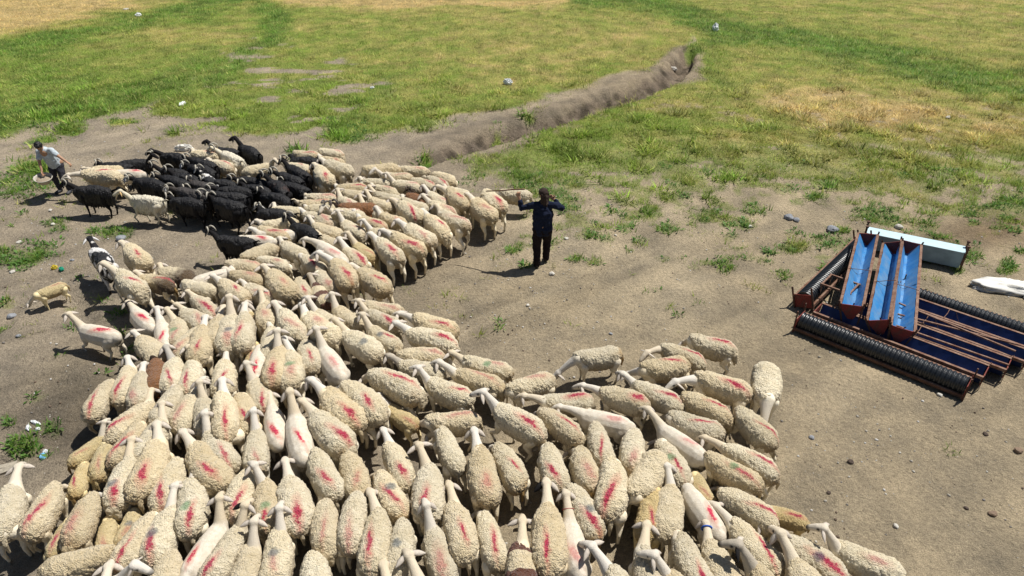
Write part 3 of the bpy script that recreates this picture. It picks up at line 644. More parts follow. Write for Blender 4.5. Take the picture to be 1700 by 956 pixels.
def coat_mesh(seed, kind='fleece'):
    """woolly coat with overlapping locks (fleece), or long hanging hair (hair)"""
    r = random.Random(seed); nu, nv = (124, 84) if kind == 'fleece' else (84, 64)
    off = Vector((seed*7.3, seed*3.1, 0)); V = []; T = []
    ha = kind == 'hair'; a, b, c, zc = (.475, .235, .225, .545) if not ha else (.50, .160, .205, .58)
    bend = r.uniform(-.07, .07); sag = r.uniform(-.012, .02); fat = r.uniform(.94, 1.10)
    XS = [-.47, -.40, -.30, -.12, .08, .22, .32, .40, .45]; WS = [.148, .178, .195, .200, .190, .176, .154, .118, .088]
    TS = [.66, .70, .725, .72, .712, .715, .725, .74, .74]; BS = [.42, .36, .33, .305, .315, .35, .41, .50, .54]
    vor = mnoise.voronoi; ns = mnoise.noise
    for i in range(nu+1):
        t = math.pi*(i/nu); ct = -math.cos(t)
        if ha:
            x0 = a*math.copysign(abs(ct)**.86, ct); s = max(math.sin(t), 1e-4)**.58
            wb = b*s*(1.0 + .07*math.sin((x0/a+.9)*1.6) - (.13*max(0, x0/a-.2))); hc = c*s; zz = zc+.05*max(0, x0/a-.35)**1.2
        else:
            x0 = -.015 + .455*ct; u = np.interp(x0, XS, WS), np.interp(x0, XS, TS), np.interp(x0, XS, BS)
            s = min(1, max(math.sin(t), 1e-4)**.62*1.12); wb = u[0]*s*fat; hc = (u[1]-u[2])/2*s; zz = (u[1]+u[2])/2
        for j in range(nv):
            th = 2*math.pi*j/nv; cy, sz = math.cos(th), math.sin(th)
            y = wb*math.copysign(abs(cy)**.9, cy); z = zz + hc*math.copysign(abs(sz)**(.86 if sz > 0 else 1), sz)
            z += sag*math.cos(x0*4); y += bend*(x0/a)**2
            p = Vector((x0, y, z)); n = Vector((max(-1, min(1, ct))**5*1.2, cy/ max(b, .05)*.2, sz*.2/c))
            n = n.normalized() if n.length > 1e-6 else Vector((1, 0, 0))
            if not ha:
                arc = ((th+math.pi/2) % (2*math.pi)); spine = arc-math.pi; wv = Vector((ns(p*8+off), ns(p*8-off), 0))
                q = Vector((x0*27, arc*.20*14, 0)) + off + wv*1.0 + Vector((abs(spine)*1.2, 0, 0))
                d, pts = vor(q); ce = pts[0]; e = min((d[1]-d[0])*1.6, 1.0); d2, _p = vor(Vector((x0*8.5, y*9, z*5.5))+off*1.7+Vector((ns(p*14-off), ns(p*14+off), ns(p*12)))*.55); cr = min((d2[1]-d2[0])*3.2, 1.0)
                drop = (q.y-ce.y)*(1 if spine > 0 else -1)*.75 + (ce.x-q.x)*.25                # lower end of each lock stands proud
                lump = ns(p*6+off)*.5 + ns(p*13+off)*.5
                hgt = .0105*(e**.6)*(1+1.1*max(-.8, min(drop, .9))) + .015*lump + .006*ns(p*70+off) + .013*(cr**.6-1)
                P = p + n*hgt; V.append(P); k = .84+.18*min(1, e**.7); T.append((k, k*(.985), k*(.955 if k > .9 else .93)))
            else:
                low = max(0, -(z-zc)/c)
                strand = ns(Vector((x0*46, y*46, z*3))+off); hgt = .026*strand + .022*ns(p*7+off)
                P = p+n*hgt; P.z -= low*(.12+.16*ns(Vector((x0*30, y*30, 0))+off)); V.append(P); T.append((1, 1, 1))
    F = [(i*nv+j, i*nv+(j+1) % nv, (i+1)*nv+(j+1) % nv, (i+1)*nv+j) for i in range(nu) for j in range(nv)]
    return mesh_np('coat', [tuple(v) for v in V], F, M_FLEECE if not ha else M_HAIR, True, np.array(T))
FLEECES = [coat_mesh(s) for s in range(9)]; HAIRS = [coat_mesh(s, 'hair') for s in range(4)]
def ear_mesh(L, W, name='ear'):
    V, F = [], []; n, m = 6, 6
    for i in range(n+1):
        u = i/n; w = W*math.sin(math.pi*min(1, .18+u*.82))**.7*(1-.25*u); x = L*u
        for side in (1, -1):
            for j in range(m+1):
                v = (j/m)*2-1; V.append((x, v*w, -.9*v*v*w*.5 + side*.004*(1-v*v) - .25*u*u*L))
    k = 2*(m+1)
    for i in range(n):
        for s in (0, 1):
            for j in range(m):
                q = (i*k+s*(m+1)+j, i*k+s*(m+1)+j+1, (i+1)*k+s*(m+1)+j+1, (i+1)*k+s*(m+1)+j); F.append(q if s == 0 else q[::-1])
        F.append((i*k, (i+1)*k, (i+1)*k+m+1, i*k+m+1)); F.append((i*k+m, i*k+2*m+1, (i+1)*k+2*m+1, (i+1)*k+m))
    F.append(tuple(range(0, m+1)) + tuple(range(2*m+1, m, -1)))
    me = bpy.data.meshes.new(name); me.from_pydata(V, [], F); me.update(); me.polygons.foreach_set('use_smooth', [True]*len(F)); me.materials.append(M_EAR); return me
EAR = ear_mesh(.155, .040); EAR_G = ear_mesh(.16, .03)
def tail_mesh(kind):
    mb = MB()
    if kind == 'fat':
        capsule(mb, (-.0, .035, .02), .068, (-.035, .038, -.11), .050); capsule(mb, (-.0, -.035, .02), .068, (-.035, -.038, -.11), .050); capsule(mb, (-.035, 0, -.10), .042, (-.03, 0, -.22), .018)
    elif kind == 'thin': capsule(mb, (.02, 0, .0), .035, (-.035, 0, -.1), .030); capsule(mb, (-.035, 0, -.1), .03, (-.03, 0, -.24), .016)
    else: capsule(mb, (.02, 0, .0), .03, (-.10, 0, .06), .018); capsule(mb, (-.10, 0, .06), .02, (-.16, 0, .04), .008)
    me = fuse(mb, 'tail', .014, M_TAIL, 2); P = verts_np(me)
    if kind != 'goat':
        o = np.array([mnoise.noise(Vector(p)*30)*.012 for p in P]); P = P + P/np.linalg.norm(P, axis=1, keepdims=True)*o[:, None]; me.vertices.foreach_set('co', P.ravel())
    return me
TAILS = {k: tail_mesh(k) for k in ('fat', 'thin', 'goat')}
def horn_mesh(sg, sweep=250, big=1.0):
    """a horn that rises from the poll, curls back and comes round beside the cheek"""
    mb = MB(); pts, rs = [], []; n = 20
    for i in range(n+1):
        u = i/n; a = R(60)+R(sweep)*u; rad = (.092-.028*u)*big
        pts.append((-.055*big+rad*math.cos(a), sg*(.008+.105*u*big), -.055*big+rad*math.sin(a))); rs.append((.026-.019*u)*big)
    mb.tube(pts, rs, 8); return mb.mesh('horn', M_HORN, True)
HORNS = [(horn_mesh(g_, q_[0], q_[1]) , horn_mesh(-g_, q_[0], q_[1])) for g_, q_ in ((1, (240, .95)), (1, (190, 1.1)), (1, (290, 1.05)))]
_eb = MB(); _eb.ball((0, 0, 0), .0125, 8, 6); EYE = _eb.mesh('eye', M_EYE, True)

FLEECE_TINTS = [(.93, .82, .62), (.95, .87, .70), (.86, .74, .53), (.93, .835, .645), (.90, .82, .66)]
def put_head_bits(root_o, kind, yaw, pitch, fl, earcol, r):
    root, poll, f, side, up = head_frame(kind, R(yaw), pitch)
    dr, bk = r.uniform(.1, 1.0), r.uniform(0, .45)
    for sg in (1, -1):
        x = (side*sg*.9 - up*(dr if kind != 'goat' else .7) - f*bk + Vector((0, 0, -.1+r.uniform(-.15, .15)))).normalized()
        zz = up*.55 - f*.85; z = (zz - x*zz.dot(x)).normalized(); y = z.cross(x)
        M = Matrix((x, y, z)).transposed().to_4x4(); M.translation = poll + side*sg*.048 + up*.012
        e = link('ear', EAR if kind != 'goat' else EAR_G, root_o, mw=M); e.color = (*earcol, 1)
        if 'B' in fl and sg == 1: e.color = (.02, .018, .018, 1)
        ey = link('eye', EYE, root_o, loc=poll+f*.065+side*sg*.044+up*.012)
    return root, poll, f, side, up
def place_animal(kind, H, F, Rr, fl, label, idx, category):
    r = random.Random(idx*31+5)
    goat = kind == 'goat'; shorn = 'w' in fl
    zf, zr = (.60, .52) if not goat else (.66, .60)
    pf, pr = at(*F, zf), at(*Rr, zr)
    d = Vector((pf.x-pr.x, pf.y-pr.y)); L = d.length; ang = math.atan2(d.y, d.x)
    ref = 0.92 if not goat else .98
    lamb = 'y' in fl
    s = min(max(L/ref, .64 if lamb else .86), .92 if lamb else (1.06 if not goat else .94))
    if 'H' in fl: s = r.uniform(.92, 1.02)                      # rear or front hidden by others: trust the seen end
    c = Vector(((pf.x+pr.x)/2, (pf.y+pr.y)/2))
    if 'H' in fl: c = Vector((pf.x, pf.y)) - d.normalized()*ref*s*.5
    if 'J' in fl: c = Vector((pr.x, pr.y)) + d.normalized()*ref*s*.5
    gzz = gz(c.x, c.y)
    # pose of neck and head that lands nearest to where the head stands
    best = None
    kk = 'goat' if goat else 'sheep'
    pit = ('low',) if ('d' in fl or 'J' in fl) else (('high', 'up', 'mid') if not 'm' in fl else ('mid',))
    yaws = (-60, -40, -20, 0, 20, 40, 60) if not goat else (-50, -25, 0, 25, 50)
    ca, sa = math.cos(ang), math.sin(ang)
    for pt in pit:
        for yw in yaws:
            _, poll, f, _, _ = head_frame(kk, R(yw), pt); q = poll + f*.06
            w = Vector((c.x+(q.x*ca-q.y*sa)*s, c.y+(q.x*sa+q.y*ca)*s, gzz+q.z*s)); u, v = proj(w.x, w.y, w.z)
            e = math.hypot(u-H[0], v-H[1]) + abs(yw)*.06
            if best is None or e < best[0]: best = (e, yw, pt)
    _, yw, pt = best
    legs = ('stand', 'walk', 'trot')[idx % 3]
    if kk == 'sheep' and not shorn: legs = ('stand', 'walk', 'trot')[(int(yw)//20+3) % 3]
    me = get_body(kk, yw, pt, legs, shorn)
    o = link('sheep' if not goat else 'goat', me, loc=(c.x, c.y, gzz), rot=(0, 0, ang)); o.scale = (s, s, s*(1 if not lamb else .97))
    tag(o, label, category, {'sheep': 'flock of sheep', 'goat': 'goats at the back of the flock'}[kk])
    earcol = (.60, .53, .45)
    if goat:
        hair = {'W': (.72, .66, .52), 'P': (.70, .68, .66), 'Y': (.06, .052, .048)}.get(next((q for q in fl if q in 'WPY'), ''), (.014, .013, .014))
        face = hair if 'f' not in fl else (.55, .53, .52)
        o.color = (*hair, 1); o['plain'] = 1.0 if 'f' not in fl else 0.0; o['dark_head'] = 0.0; o['muzzle'] = 1.0 if 'W' not in fl else 0.2
        if 'P' in fl: o['pied'] = 1.0
        earcol = hair if 'f' not in fl else (.5, .48, .46)
        if 'W' in fl: earcol = (.62, .42, .2)
        ct = link('coat', HAIRS[idx % 4], o); ct.color = (*hair, 1); ct['soiled'] = .6 if 'R' in fl else 0.0
        if 'P' in fl: ct.color = (.02, .02, .022, 1); ct['pied'] = 1.0
        tl = link('tail', TAILS['goat'], o, loc=(-.49, 0, .68)); tl.color = (*hair, 1)
    else:
        y = FLEECE_TINTS[idx % 5]; kf = 1+r.uniform(-.13, .04); y = tuple(v*kf for v in y)
        if lamb: y = (y[0]*1.0, y[1]*.93, y[2]*.70)
        if 'K' in fl: y = (.30, .14, .06)
        if shorn: y = (.70, .64, .54)
        o.color = (*y, 1); o['dark_head'] = 1.0 if 'K' in fl else (.0 if not 'q' in fl else .35)
        o['muzzle'] = 1.0 if 'k' in fl else r.choice((.3, .45, .7)); o['plain'] = 0.0; o['creamy'] = r.choice((0, .2, .5, .8, 1.0))
        tgt = o
        if not shorn:
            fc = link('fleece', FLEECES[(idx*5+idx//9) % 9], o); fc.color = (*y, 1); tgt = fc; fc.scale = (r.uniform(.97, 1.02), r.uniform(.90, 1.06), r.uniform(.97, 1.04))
            if lamb: fc.scale = (.97, .88, .92); fc.location = (0, 0, .03)
            fc['soiled'] = 1.0 if ('b' in fl) else (.75 if lamb else r.choice((.1, .3, .5, .8)))
            fc['caked'] = 1.0 if 'D' in fl else 0.0; fc['soiled_dark'] = 1.0 if 'D' in fl else (0.0 if lamb or 'b' in fl else .5); fc['pied'] = 1.0 if 'p' in fl else 0.0
        st = 0.0 if 'n' in fl else (1.0 if 's' in fl else (.42 if 'h' in fl else r.uniform(.45, .9)))
        tgt['mark_strength'] = st; tgt['mark_x'] = r.uniform(-.27, -.10) if 'c' not in fl else .05; tgt['mark_y'] = r.uniform(-.04, .04)
        tgt['mark_len'] = r.uniform(.11, .18)*(1.35 if 'l' in fl else 1); tgt['mark_wid'] = r.uniform(.024, .045)*(1.4 if 'h' in fl else 1); tgt['mark_slant'] = r.uniform(-.32, .32)
        if 'g' in fl or 'u' in fl:
            tgt['daub_strength'] = .8; tgt['daub_x'] = tgt['mark_x']+.15; tgt['daub_y'] = r.uniform(-.06, .06); tgt['daub_blue'] = 1.0 if 'u' in fl else 0.0
        if 'D' not in fl or True:
            tk = 'fat' if (idx % 6 == 0 or 't' in fl) else 'thin'
            tl = link('tail', TAILS[tk], o, loc=(-.425 if tk == 'fat' else -.43, 0, .52 if tk == 'fat' else .55)); tl.color = (*(tuple(v*k_ for v, k_ in zip(y, (.80, .74, .64))) if 'b' not in fl else (.42, .27, .11)), 1)
        if 'K' in fl: earcol = (.05, .03, .02)
    root, poll, f, side, up = put_head_bits(o, kk, yw, pt, fl, earcol, r)
    if (goat and 'x' not in fl) or 'r' in fl:
        hp = HORNS[idx % 3] if goat else HORNS[2]
        for k, sg in ((0, 1), (1, -1)):
            M = Matrix((f, side, up)).transposed().to_4x4(); M.translation = poll + side*sg*.022 + up*.048
            h = link('horn', hp[k], o, mw=M); h.color = ((.50, .46, .38, 1) if goat else (.10, .07, .05, 1)) if 'z' not in fl else (.12, .1, .09, 1)
    for ch, mm in (('v', M_COLLAR_K), ('e', M_COLLAR_B), ('o', M_COLLAR_R)):
        if ch in fl:
            mid = root.lerp(poll, .8 if ch != 'o' else .45); ax = (poll-root).normalized(); a1 = ax.cross(Vector((0, 0, 1))).normalized(); a2 = ax.cross(a1)
            rr = .066 if ch != 'o' else .080
            mb = MB(); mb.tube([mid + (a1*math.cos(t*math.pi/8)+a2*math.sin(t*math.pi/8))*rr for t in range(17)], .012 if ch != 'o' else .005, 6, False); mb.build('collar', mm, o, True)
    return o, (H, F, Rr, fl, s, L)

# ------------------------------------------------------------------ the animals: head, front of the coat, rear of the coat (survey pixels), looks, own wording
# looks: y yellowish young, w shorn, d head down, m neck level, n no mark, s strong mark, h faint mark, l long mark, g green daub, u dark daub, k black muzzle,
#        b soiled rear, D dark soil, K brown animal, r horned, B black ear, v/e/o collars, p pied, H rear hidden, J front hidden
SHEEP = """
112 289 135 290 208 298 s m|broad woolly ewe in front of the stooping boy, head by his basin|the ewe at the boy's basin
165 272 185 280 243 286 w m|smooth pale ewe behind the broad ewe at the basin, pink streak on rump
140 277 156 279 178 284 H n k m|
352 262 322 256 365 262 H s m|
350 262 350 266 390 281 s m|
487 254 490 250 527 258 d s|
528 250 527 247 567 258 d h l|
528 264 534 260 566 270 m h|
521 271 526 281 548 312 s|
531 269 538 274 583 294 n|
457 267 445 272 410 285 n k|
465 268 472 270 518 282 m h b|
594 287 603 285 668 285 n m d|
655 284 662 277 706 285 h m|
606 295 615 298 650 304 n k|
626 284 636 290 692 298 h|
640 289 647 297 694 309 h k|
562 313 562 308 606 312 m s|
612 304 619 308 658 322 h k|
615 312 621 319 665 335 n k|
607 320 611 328 650 348 n|
515 325 508 324 555 330 m h l|
488 333 498 333 553 337 h l m|
504 338 512 343 560 348 n|
559 322 568 330 592 348 h|
570 316 573 316 605 325 m n|
590 328 597 340 620 357 h|
620 342 628 350 672 370 h|
645 331 654 343 693 374 s l k|
667 322 672 330 705 347 n|
685 313 690 324 707 336 K n r|dark brown curly ram's head among the cream ewes near the top of the flock|the brown curly ram
541 342 552 346 592 354 H r h z|cream ram with dark curled horns beside the black goat's flank|the curl horned ram
562 343 570 346 606 352 H r z K n|black faced ram with curled horns pressed behind the cream curl horned ram
455 350 455 345 497 354 m n|bluish white ewe beside the goat with pale blaze, no paint|the bluish white ewe
496 356 503 352 553 372 l h|
507 364 515 371 563 392 n|
560 354 567 363 600 388 h k|
585 350 595 357 633 373 s h|
611 364 620 375 670 392 s k|
654 366 664 376 715 414 h k|
412 383 423 380 470 385 s w m|
400 410 407 394 447 402 s w d|
463 380 462 380 488 392 J s m|
440 370 447 369 477 371 m n|
463 400 472 405 492 421 k n|
400 430 409 421 456 411 d n|
507 402 532 404 574 440 l h w k|
500 408 542 434 580 490 s|
567 396 578 407 614 440 s l h k|
575 387 588 397 622 428 y h|
526 385 530 388 568 410 n|
609 387 626 399 668 440 s|
628 385 640 395 696 430 s|
719 290 690 292 722 308 s J|
722 300 722 297 742 311 s J l|
733 296 736 294 751 304 J n m|
707 312 715 320 740 340 h k|
723 311 736 318 770 356 s k|
707 326 717 332 758 356 l h k|
719 341 727 353 776 384 l h|
700 349 710 357 750 400 s k|
740 318 742 312 770 325 m n|
771 320 780 332 815 368 h k|
783 322 797 320 830 356 s J d|ewe with a wide red stripe at the tip of the herder's stick|the ewe at the stick tip
826 330 833 315 878 323 d n|shaggy unmarked ewe standing alone just left of the herder's hand|the lone ewe by the herder's hand
203 398 211 413 244 447 s|long necked ewe with a bold red blotch, beside the goat patched black and white|the long necked ewe by the patched goat
182 437 200 450 247 492 s|large ewe with outstretched ears, between the patched goat and her own long shadow|the large ewe with outstretched ears
217 452 230 456 284 474 s m b D|cream ewe whose hindquarters are caked in dark brown mud|the mud caked ewe
259 443 268 448 312 462 n m b D|ewe behind the mud caked one, its own rump also dark brown
38 489 52 470 100 458 y d h|yellowish shorn lamb grazing alone at the left edge|the lone grazing lamb
109 518 124 527 190 548 w s t|shorn white ewe walking alone with long legs and fat tail|the lone shorn ewe
213 504 227 510 250 538 w s v|small pale sheep wearing a black neck strap in the large ewe's shadow|the sheep with the black strap
262 514 267 533 274 562 s w|
281 521 290 530 297 578 g h|ewe with a green smudge beside a faint red mark, left rim of the crowd|the green smudged ewe
297 512 308 519 337 545 h|
240 553 250 556 276 585 k n|
268 580 276 599 270 652 s k q|ewe turning a white and black face back over the rump of its neighbour|the ewe with the turned face
240 592 245 605 247 640 K n|small rust brown sheep with dark brown head squeezed between cream ewes|the rust brown sheep
223 595 226 606 212 656 s|
246 615 242 624 238 666 h|
199 628 189 636 160 690 s l J m|
299 576 309 594 299 650 s|
348 525 345 544 336 606 s|
336 540 330 550 298 588 h J|
336 628 341 660 349 705 n|
362 641 364 661 373 750 s|
329 685 332 717 376 784 l|
308 726 313 742 364 818 s|
332 638 322 645 290 714 h l|
285 632 289 655 272 690 n|
252 653 236 680 186 728 s l|
270 671 264 702 236 754 n k|
265 708 272 738 234 842 s|
183 696 172 704 113 757 y h b|yellow stained young sheep with raised head, uppermost of three at the left rim|the uppermost yellow young sheep
185 700 180 708 162 776 y h J|
143 745 141 748 122 812 y s J b|yellow young sheep, lowest of the three along the left rim of the flock
219 719 215 744 187 832 s u k|
205 720 201 726 177 772 s J|
300 745 285 757 253 850 s l J|
42 773 28 797 8 895 n|ewe looking back to the litter, cut by the left photo edge|the ewe at the left photo edge
98 795 92 799 48 888 s l J|ewe carrying two separate red streaks beside the ewe at the left edge|the twice streaked ewe
122 832 120 836 86 912 y s J b|
170 806 165 812 128 903 h J t|
178 835 176 840 170 904 y h J b|
214 818 211 824 192 886 y u h J b|
238 857 236 865 188 944 s l J|
296 805 284 832 250 930 s u|
176 914 168 920 82 952 n J|ewe with one dark brown spot low on its back at the bottom edge|the brown spotted ewe
157 948 150 972 140 1030 n H|
250 940 236 950 190 985 w n H|
290 935 284 945 268 1015 n J|
322 778 320 788 316 884 s g l|ewe with green wash and a long red streak between the front rows|the green washed ewe
353 825 347 872 308 940 w s|pale shorn necked ewe with a crimson rump, white ear flung sideways|the crimson rumped ewe
396 785 399 794 388 870 s J|
410 832 398 874 348 962 s k B|ewe with black ears and black eyes near the bottom edge|the black eared ewe
417 862 414 906 392 985 n|
419 668 431 702 430 775 h|
420 768 432 795 442 880 s g|ewe with a mossy green stained rump and a red streak under a white head|the moss green rumped ewe
461 834 463 876 452 968 h u|
472 775 481 790 503 886 s|
534 820 536 829 543 922 h l J t|
528 934 524 942 530 1020 n J|
390 648 393 656 407 726 s J|
398 603 409 630 433 680 l s|pink washed ewe, the whole back tinted by faded paint|the pink washed ewe
452 658 450 670 460 726 s w|
472 652 486 685 502 768 w s t|shorn white ewe with a crimson streak, fat pale tail, in the crowd's middle|the shorn ewe with crimson streak
503 666 520 692 584 762 s|
519 639 534 648 608 722 s|
548 634 558 634 634 702 s J|
600 633 610 624 698 668 l s J t|
622 649 637 658 690 700 h b y|slender young ewe with orange stained rear between larger ewes|the young ewe with the orange rear
687 612 706 630 784 668 s|
729 603 752 612 838 642 h l k|
743 589 764 598 848 626 h k g|
648 586 676 594 726 612 n k q|ewe with a black blotched face resting on its neighbour|the ewe with the blotched face
670 582 676 582 747 589 h J m|
655 540 670 556 758 583 s k|
659 527 682 530 757 560 s k m|ewe side on at the upper right rim, red patch on its hip|the ewe side on at the rim
600 520 612 538 664 578 s u k|
583 503 606 522 648 546 s|
592 504 602 502 668 520 h l J m|
555 535 572 550 634 592 u n|large ewe with faint grey paint, walking between shadows at the crowd's gap|the large ewe at the gap
511 547 519 575 553 632 w h t|slim shorn ewe with thin pink scratch and long neck|the slim shorn ewe
498 508 501 524 564 578 h c|
507 490 519 513 560 545 n|
551 490 558 510 597 540 n k|
456 505 462 522 498 575 h|
454 549 461 574 450 642 s l|
479 561 489 580 489 644 g h|ewe with a small green dab on the shoulders and no bold red|the green dabbed ewe
502 575 503 580 512 612 J s|
429 487 436 500 444 542 h k|
433 535 438 547 434 592 n|
424 545 424 552 420 600 J s y|
433 585 435 592 433 622 J s w|
403 505 405 525 399 588 s|
406 489 413 501 422 536 y h k|
366 494 374 524 367 586 u h|
368 512 366 518 361 545 H n k|
380 580 373 594 370 656 s|
313 485 323 489 353 518 s l|
355 460 365 464 409 500 s|
316 470 321 466 367 483 J n|
370 443 384 449 432 466 h k|
382 436 376 440 346 455 n w m|
403 462 411 469 460 495 s|
392 435 400 437 436 448 J h|
450 440 438 433 474 448 J h|
440 443 448 456 489 504 h|
484 447 494 468 506 500 J s k|
494 441 508 430 527 448 s k|
515 457 525 468 547 505 p n k q B|white ewe with a chestnut brown saddle and black eared face|the chestnut saddled ewe
530 450 530 452 552 478 J h|
584 443 596 450 646 487 s|ewe alone at the right rim of the middle crowd, one dark red dot on rump|the ewe with the red dot
629 713 641 731 674 809 s|
692 741 705 768 704 868 s|
687 709 712 695 790 699 d h l|
712 720 732 702 763 778 d n|
786 713 791 740 809 838 h|
815 726 825 731 866 810 s J b|
797 656 818 674 905 728 l s k|large ewe walking left with black nose and long red scrape on rump|the black nosed ewe walking left
895 680 908 681 967 728 s J|
862 660 900 662 984 666 h s m|
919 665 958 674 1045 702 w h m|shorn bone white ewe with its neck stretched level over a neighbour|the bone white shorn ewe
825 658 840 645 922 628 h d|
926 618 950 590 1034 586 n d b|shaggy ewe walking left with nose to the ground, apart from the crowd|the ewe with nose to the ground
960 640 1000 641 1080 671 h s m|
1039 625 1060 634 1136 674 s l k m|
1052 625 1062 611 1148 608 s d|
1080 579 1096 570 1170 605 s m|ewe with bowed head second from the upper corner of the right group|the ewe with the bowed head
1140 566 1153 559 1224 584 s J d t|half shorn ewe with a clean white rump and crimson streak, uppermost at right|the white rumped ewe
1131 630 1150 626 1252 663 s m k|
1262 700 1270 675 1272 608 n d|ewe facing the camera side with neck bent down, outermost at the right|the outermost ewe facing down
1127 650 1136 655 1209 698 s J m|
1215 680 1228 679 1286 740 s l J|
1093 692 1103 691 1196 728 s l J|
1068 674 1094 697 1170 758 w h t|slim shorn ewe with a long bare neck and thin pink marks, right group|the slim bare necked ewe
1179 740 1199 733 1296 788 s m|
1168 752 1179 754 1262 806 l g J|
1149 760 1152 766 1179 832 y h J b|yellowish young sheep with orange rear between two broad ewes at right|the orange rumped young sheep
1085 716 1091 722 1134 800 s g J|
1106 766 1120 800 1106 890 n k|
1066 707 1064 714 1066 797 h b J|
1084 776 1082 786 1066 880 y s J|
1022 748 1026 757 1020 862 s J l|
986 700 992 708 1012 780 s J|
950 738 955 745 985 828 h J b|
903 728 908 736 930 815 s J|
906 800 910 832 916 955 s l B|long bodied ewe with head turned, one white ear out, beside the cord collared ewe|the long bodied ewe
936 803 943 846 962 950 w h o|ewe wearing a thin red cord round its bare white neck|the cord collared ewe
950 798 957 808 998 885 s u b J|
872 864 875 895 875 975 p n k H|pied sheep with chestnut brown and white patches at the bottom edge|the pied brown and white sheep
1000 897 1028 934 1060 1000 n H|
1068 927 1086 947 1110 1010 n H|
797 835 803 843 832 945 s J|
719 830 720 867 747 962 h l|
744 818 749 828 774 932 s|
658 855 661 864 648 965 J n u|
673 912 690 960 722 1030 n H w k|
620 816 626 838 612 955 s l B|
602 792 598 801 585 905 h l J|
624 776 630 784 668 860 s u J b|
514 736 523 744 563 826 s J|
572 762 576 770 592 832 J h|
638 948 648 975 660 1030 n H|
1118 853 1134 882 1168 958 s|
1167 883 1181 912 1212 980 n e|ewe with a blue band round its neck in the lower right crowd|the blue banded ewe
1142 818 1150 824 1188 888 s w J|
1223 908 1238 933 1272 995 n k q B H|ewe whose white face is half black, at the bottom edge of the right group|the half black faced ewe
1192 853 1212 860 1290 950 s l m|
1248 855 1300 880 1412 962 s l h u m|
1288 887 1312 928 1350 990 h H k|
1358 873 1384 900 1500 956 h k|outermost ewe at the bottom right with black eye and muzzle|the outermost ewe at bottom right
1290 835 1297 837 1348 860 y s J m|
1196 803 1208 808 1292 864 s l J|
1085 915 1080 905 1092 960 H h|
1080 820 1086 800 1108 770 J n H|
"""
GOATS = """
108 303 120 312 192 320 |big black goat nearest the boy, nose at his basin, legs and shadow in view|the black goat at the basin
197 318 213 324 270 332 W x|long haired cream goat walking alone in front of the black goats|the cream goat
247 250 265 255 320 268 x|
340 236 350 245 393 254 x|
385 232 396 240 434 262 x|black hornless goat with raised head, at the far right corner of the goats|the raised head goat
344 247 356 252 395 272 W|cream goat with back to us among the black goats at the rear|the rear cream goat
250 266 238 268 192 276 |
250 279 262 281 310 291 |
217 294 231 294 285 308 f|
252 291 266 294 318 312 |
276 283 288 285 335 298 |
300 262 313 264 362 282 f|
302 274 314 276 366 294 f|
338 282 345 288 366 306 P f|white and grey patched goat wedged between the black ones|the grey patched goat
326 296 338 298 382 306 |
283 308 296 311 350 326 f Y|
347 310 361 310 420 318 |
377 295 392 295 442 306 |
430 314 441 317 482 330 |
328 326 340 327 412 336 |large black goat side on in front of the others, legs clear of the herd|the large side on goat
284 326 292 324 340 334 |
302 297 307 301 348 316 Y|
441 291 448 291 492 328 R|black goat with reddish brown shoulders at the right of the herd|the reddish goat
448 288 455 291 496 310 |
426 342 437 347 482 355 f|black goat with a pale blaze touching the bluish white ewe|the goat with a pale blaze
467 267 472 274 516 300 |
484 258 490 261 526 267 x|
351 380 368 388 414 396 |black horned goat standing apart below the herd against the pale ewes|the apart black goat
470 366 479 371 516 392 |black goat with a curled horn surrounded by cream ewes|the goat among the ewes
156 272 167 273 202 279 |
146 397 156 410 184 448 P x|goat patched black and white walking away, sharp shadow beside it|the patched goat
350 325 355 328 410 345 |
310 316 318 316 370 326 |
455 300 463 303 505 318 |
400 305 408 305 455 318 |
"""
def parse(txt):
    out = []
    for ln in txt.strip().splitlines():
        a, *rest = ln.split('|'); tk = a.split(); n = [float(v) for v in tk[:6]]; fl = ''.join(tk[6:])
        out.append([(n[0], n[1]), (n[2], n[3]), (n[4], n[5]), fl, rest[0].strip() if rest else '', rest[1].strip() if len(rest) > 1 else ''])
    return out
sheep_rows, goat_rows = parse(SHEEP), parse(GOATS)
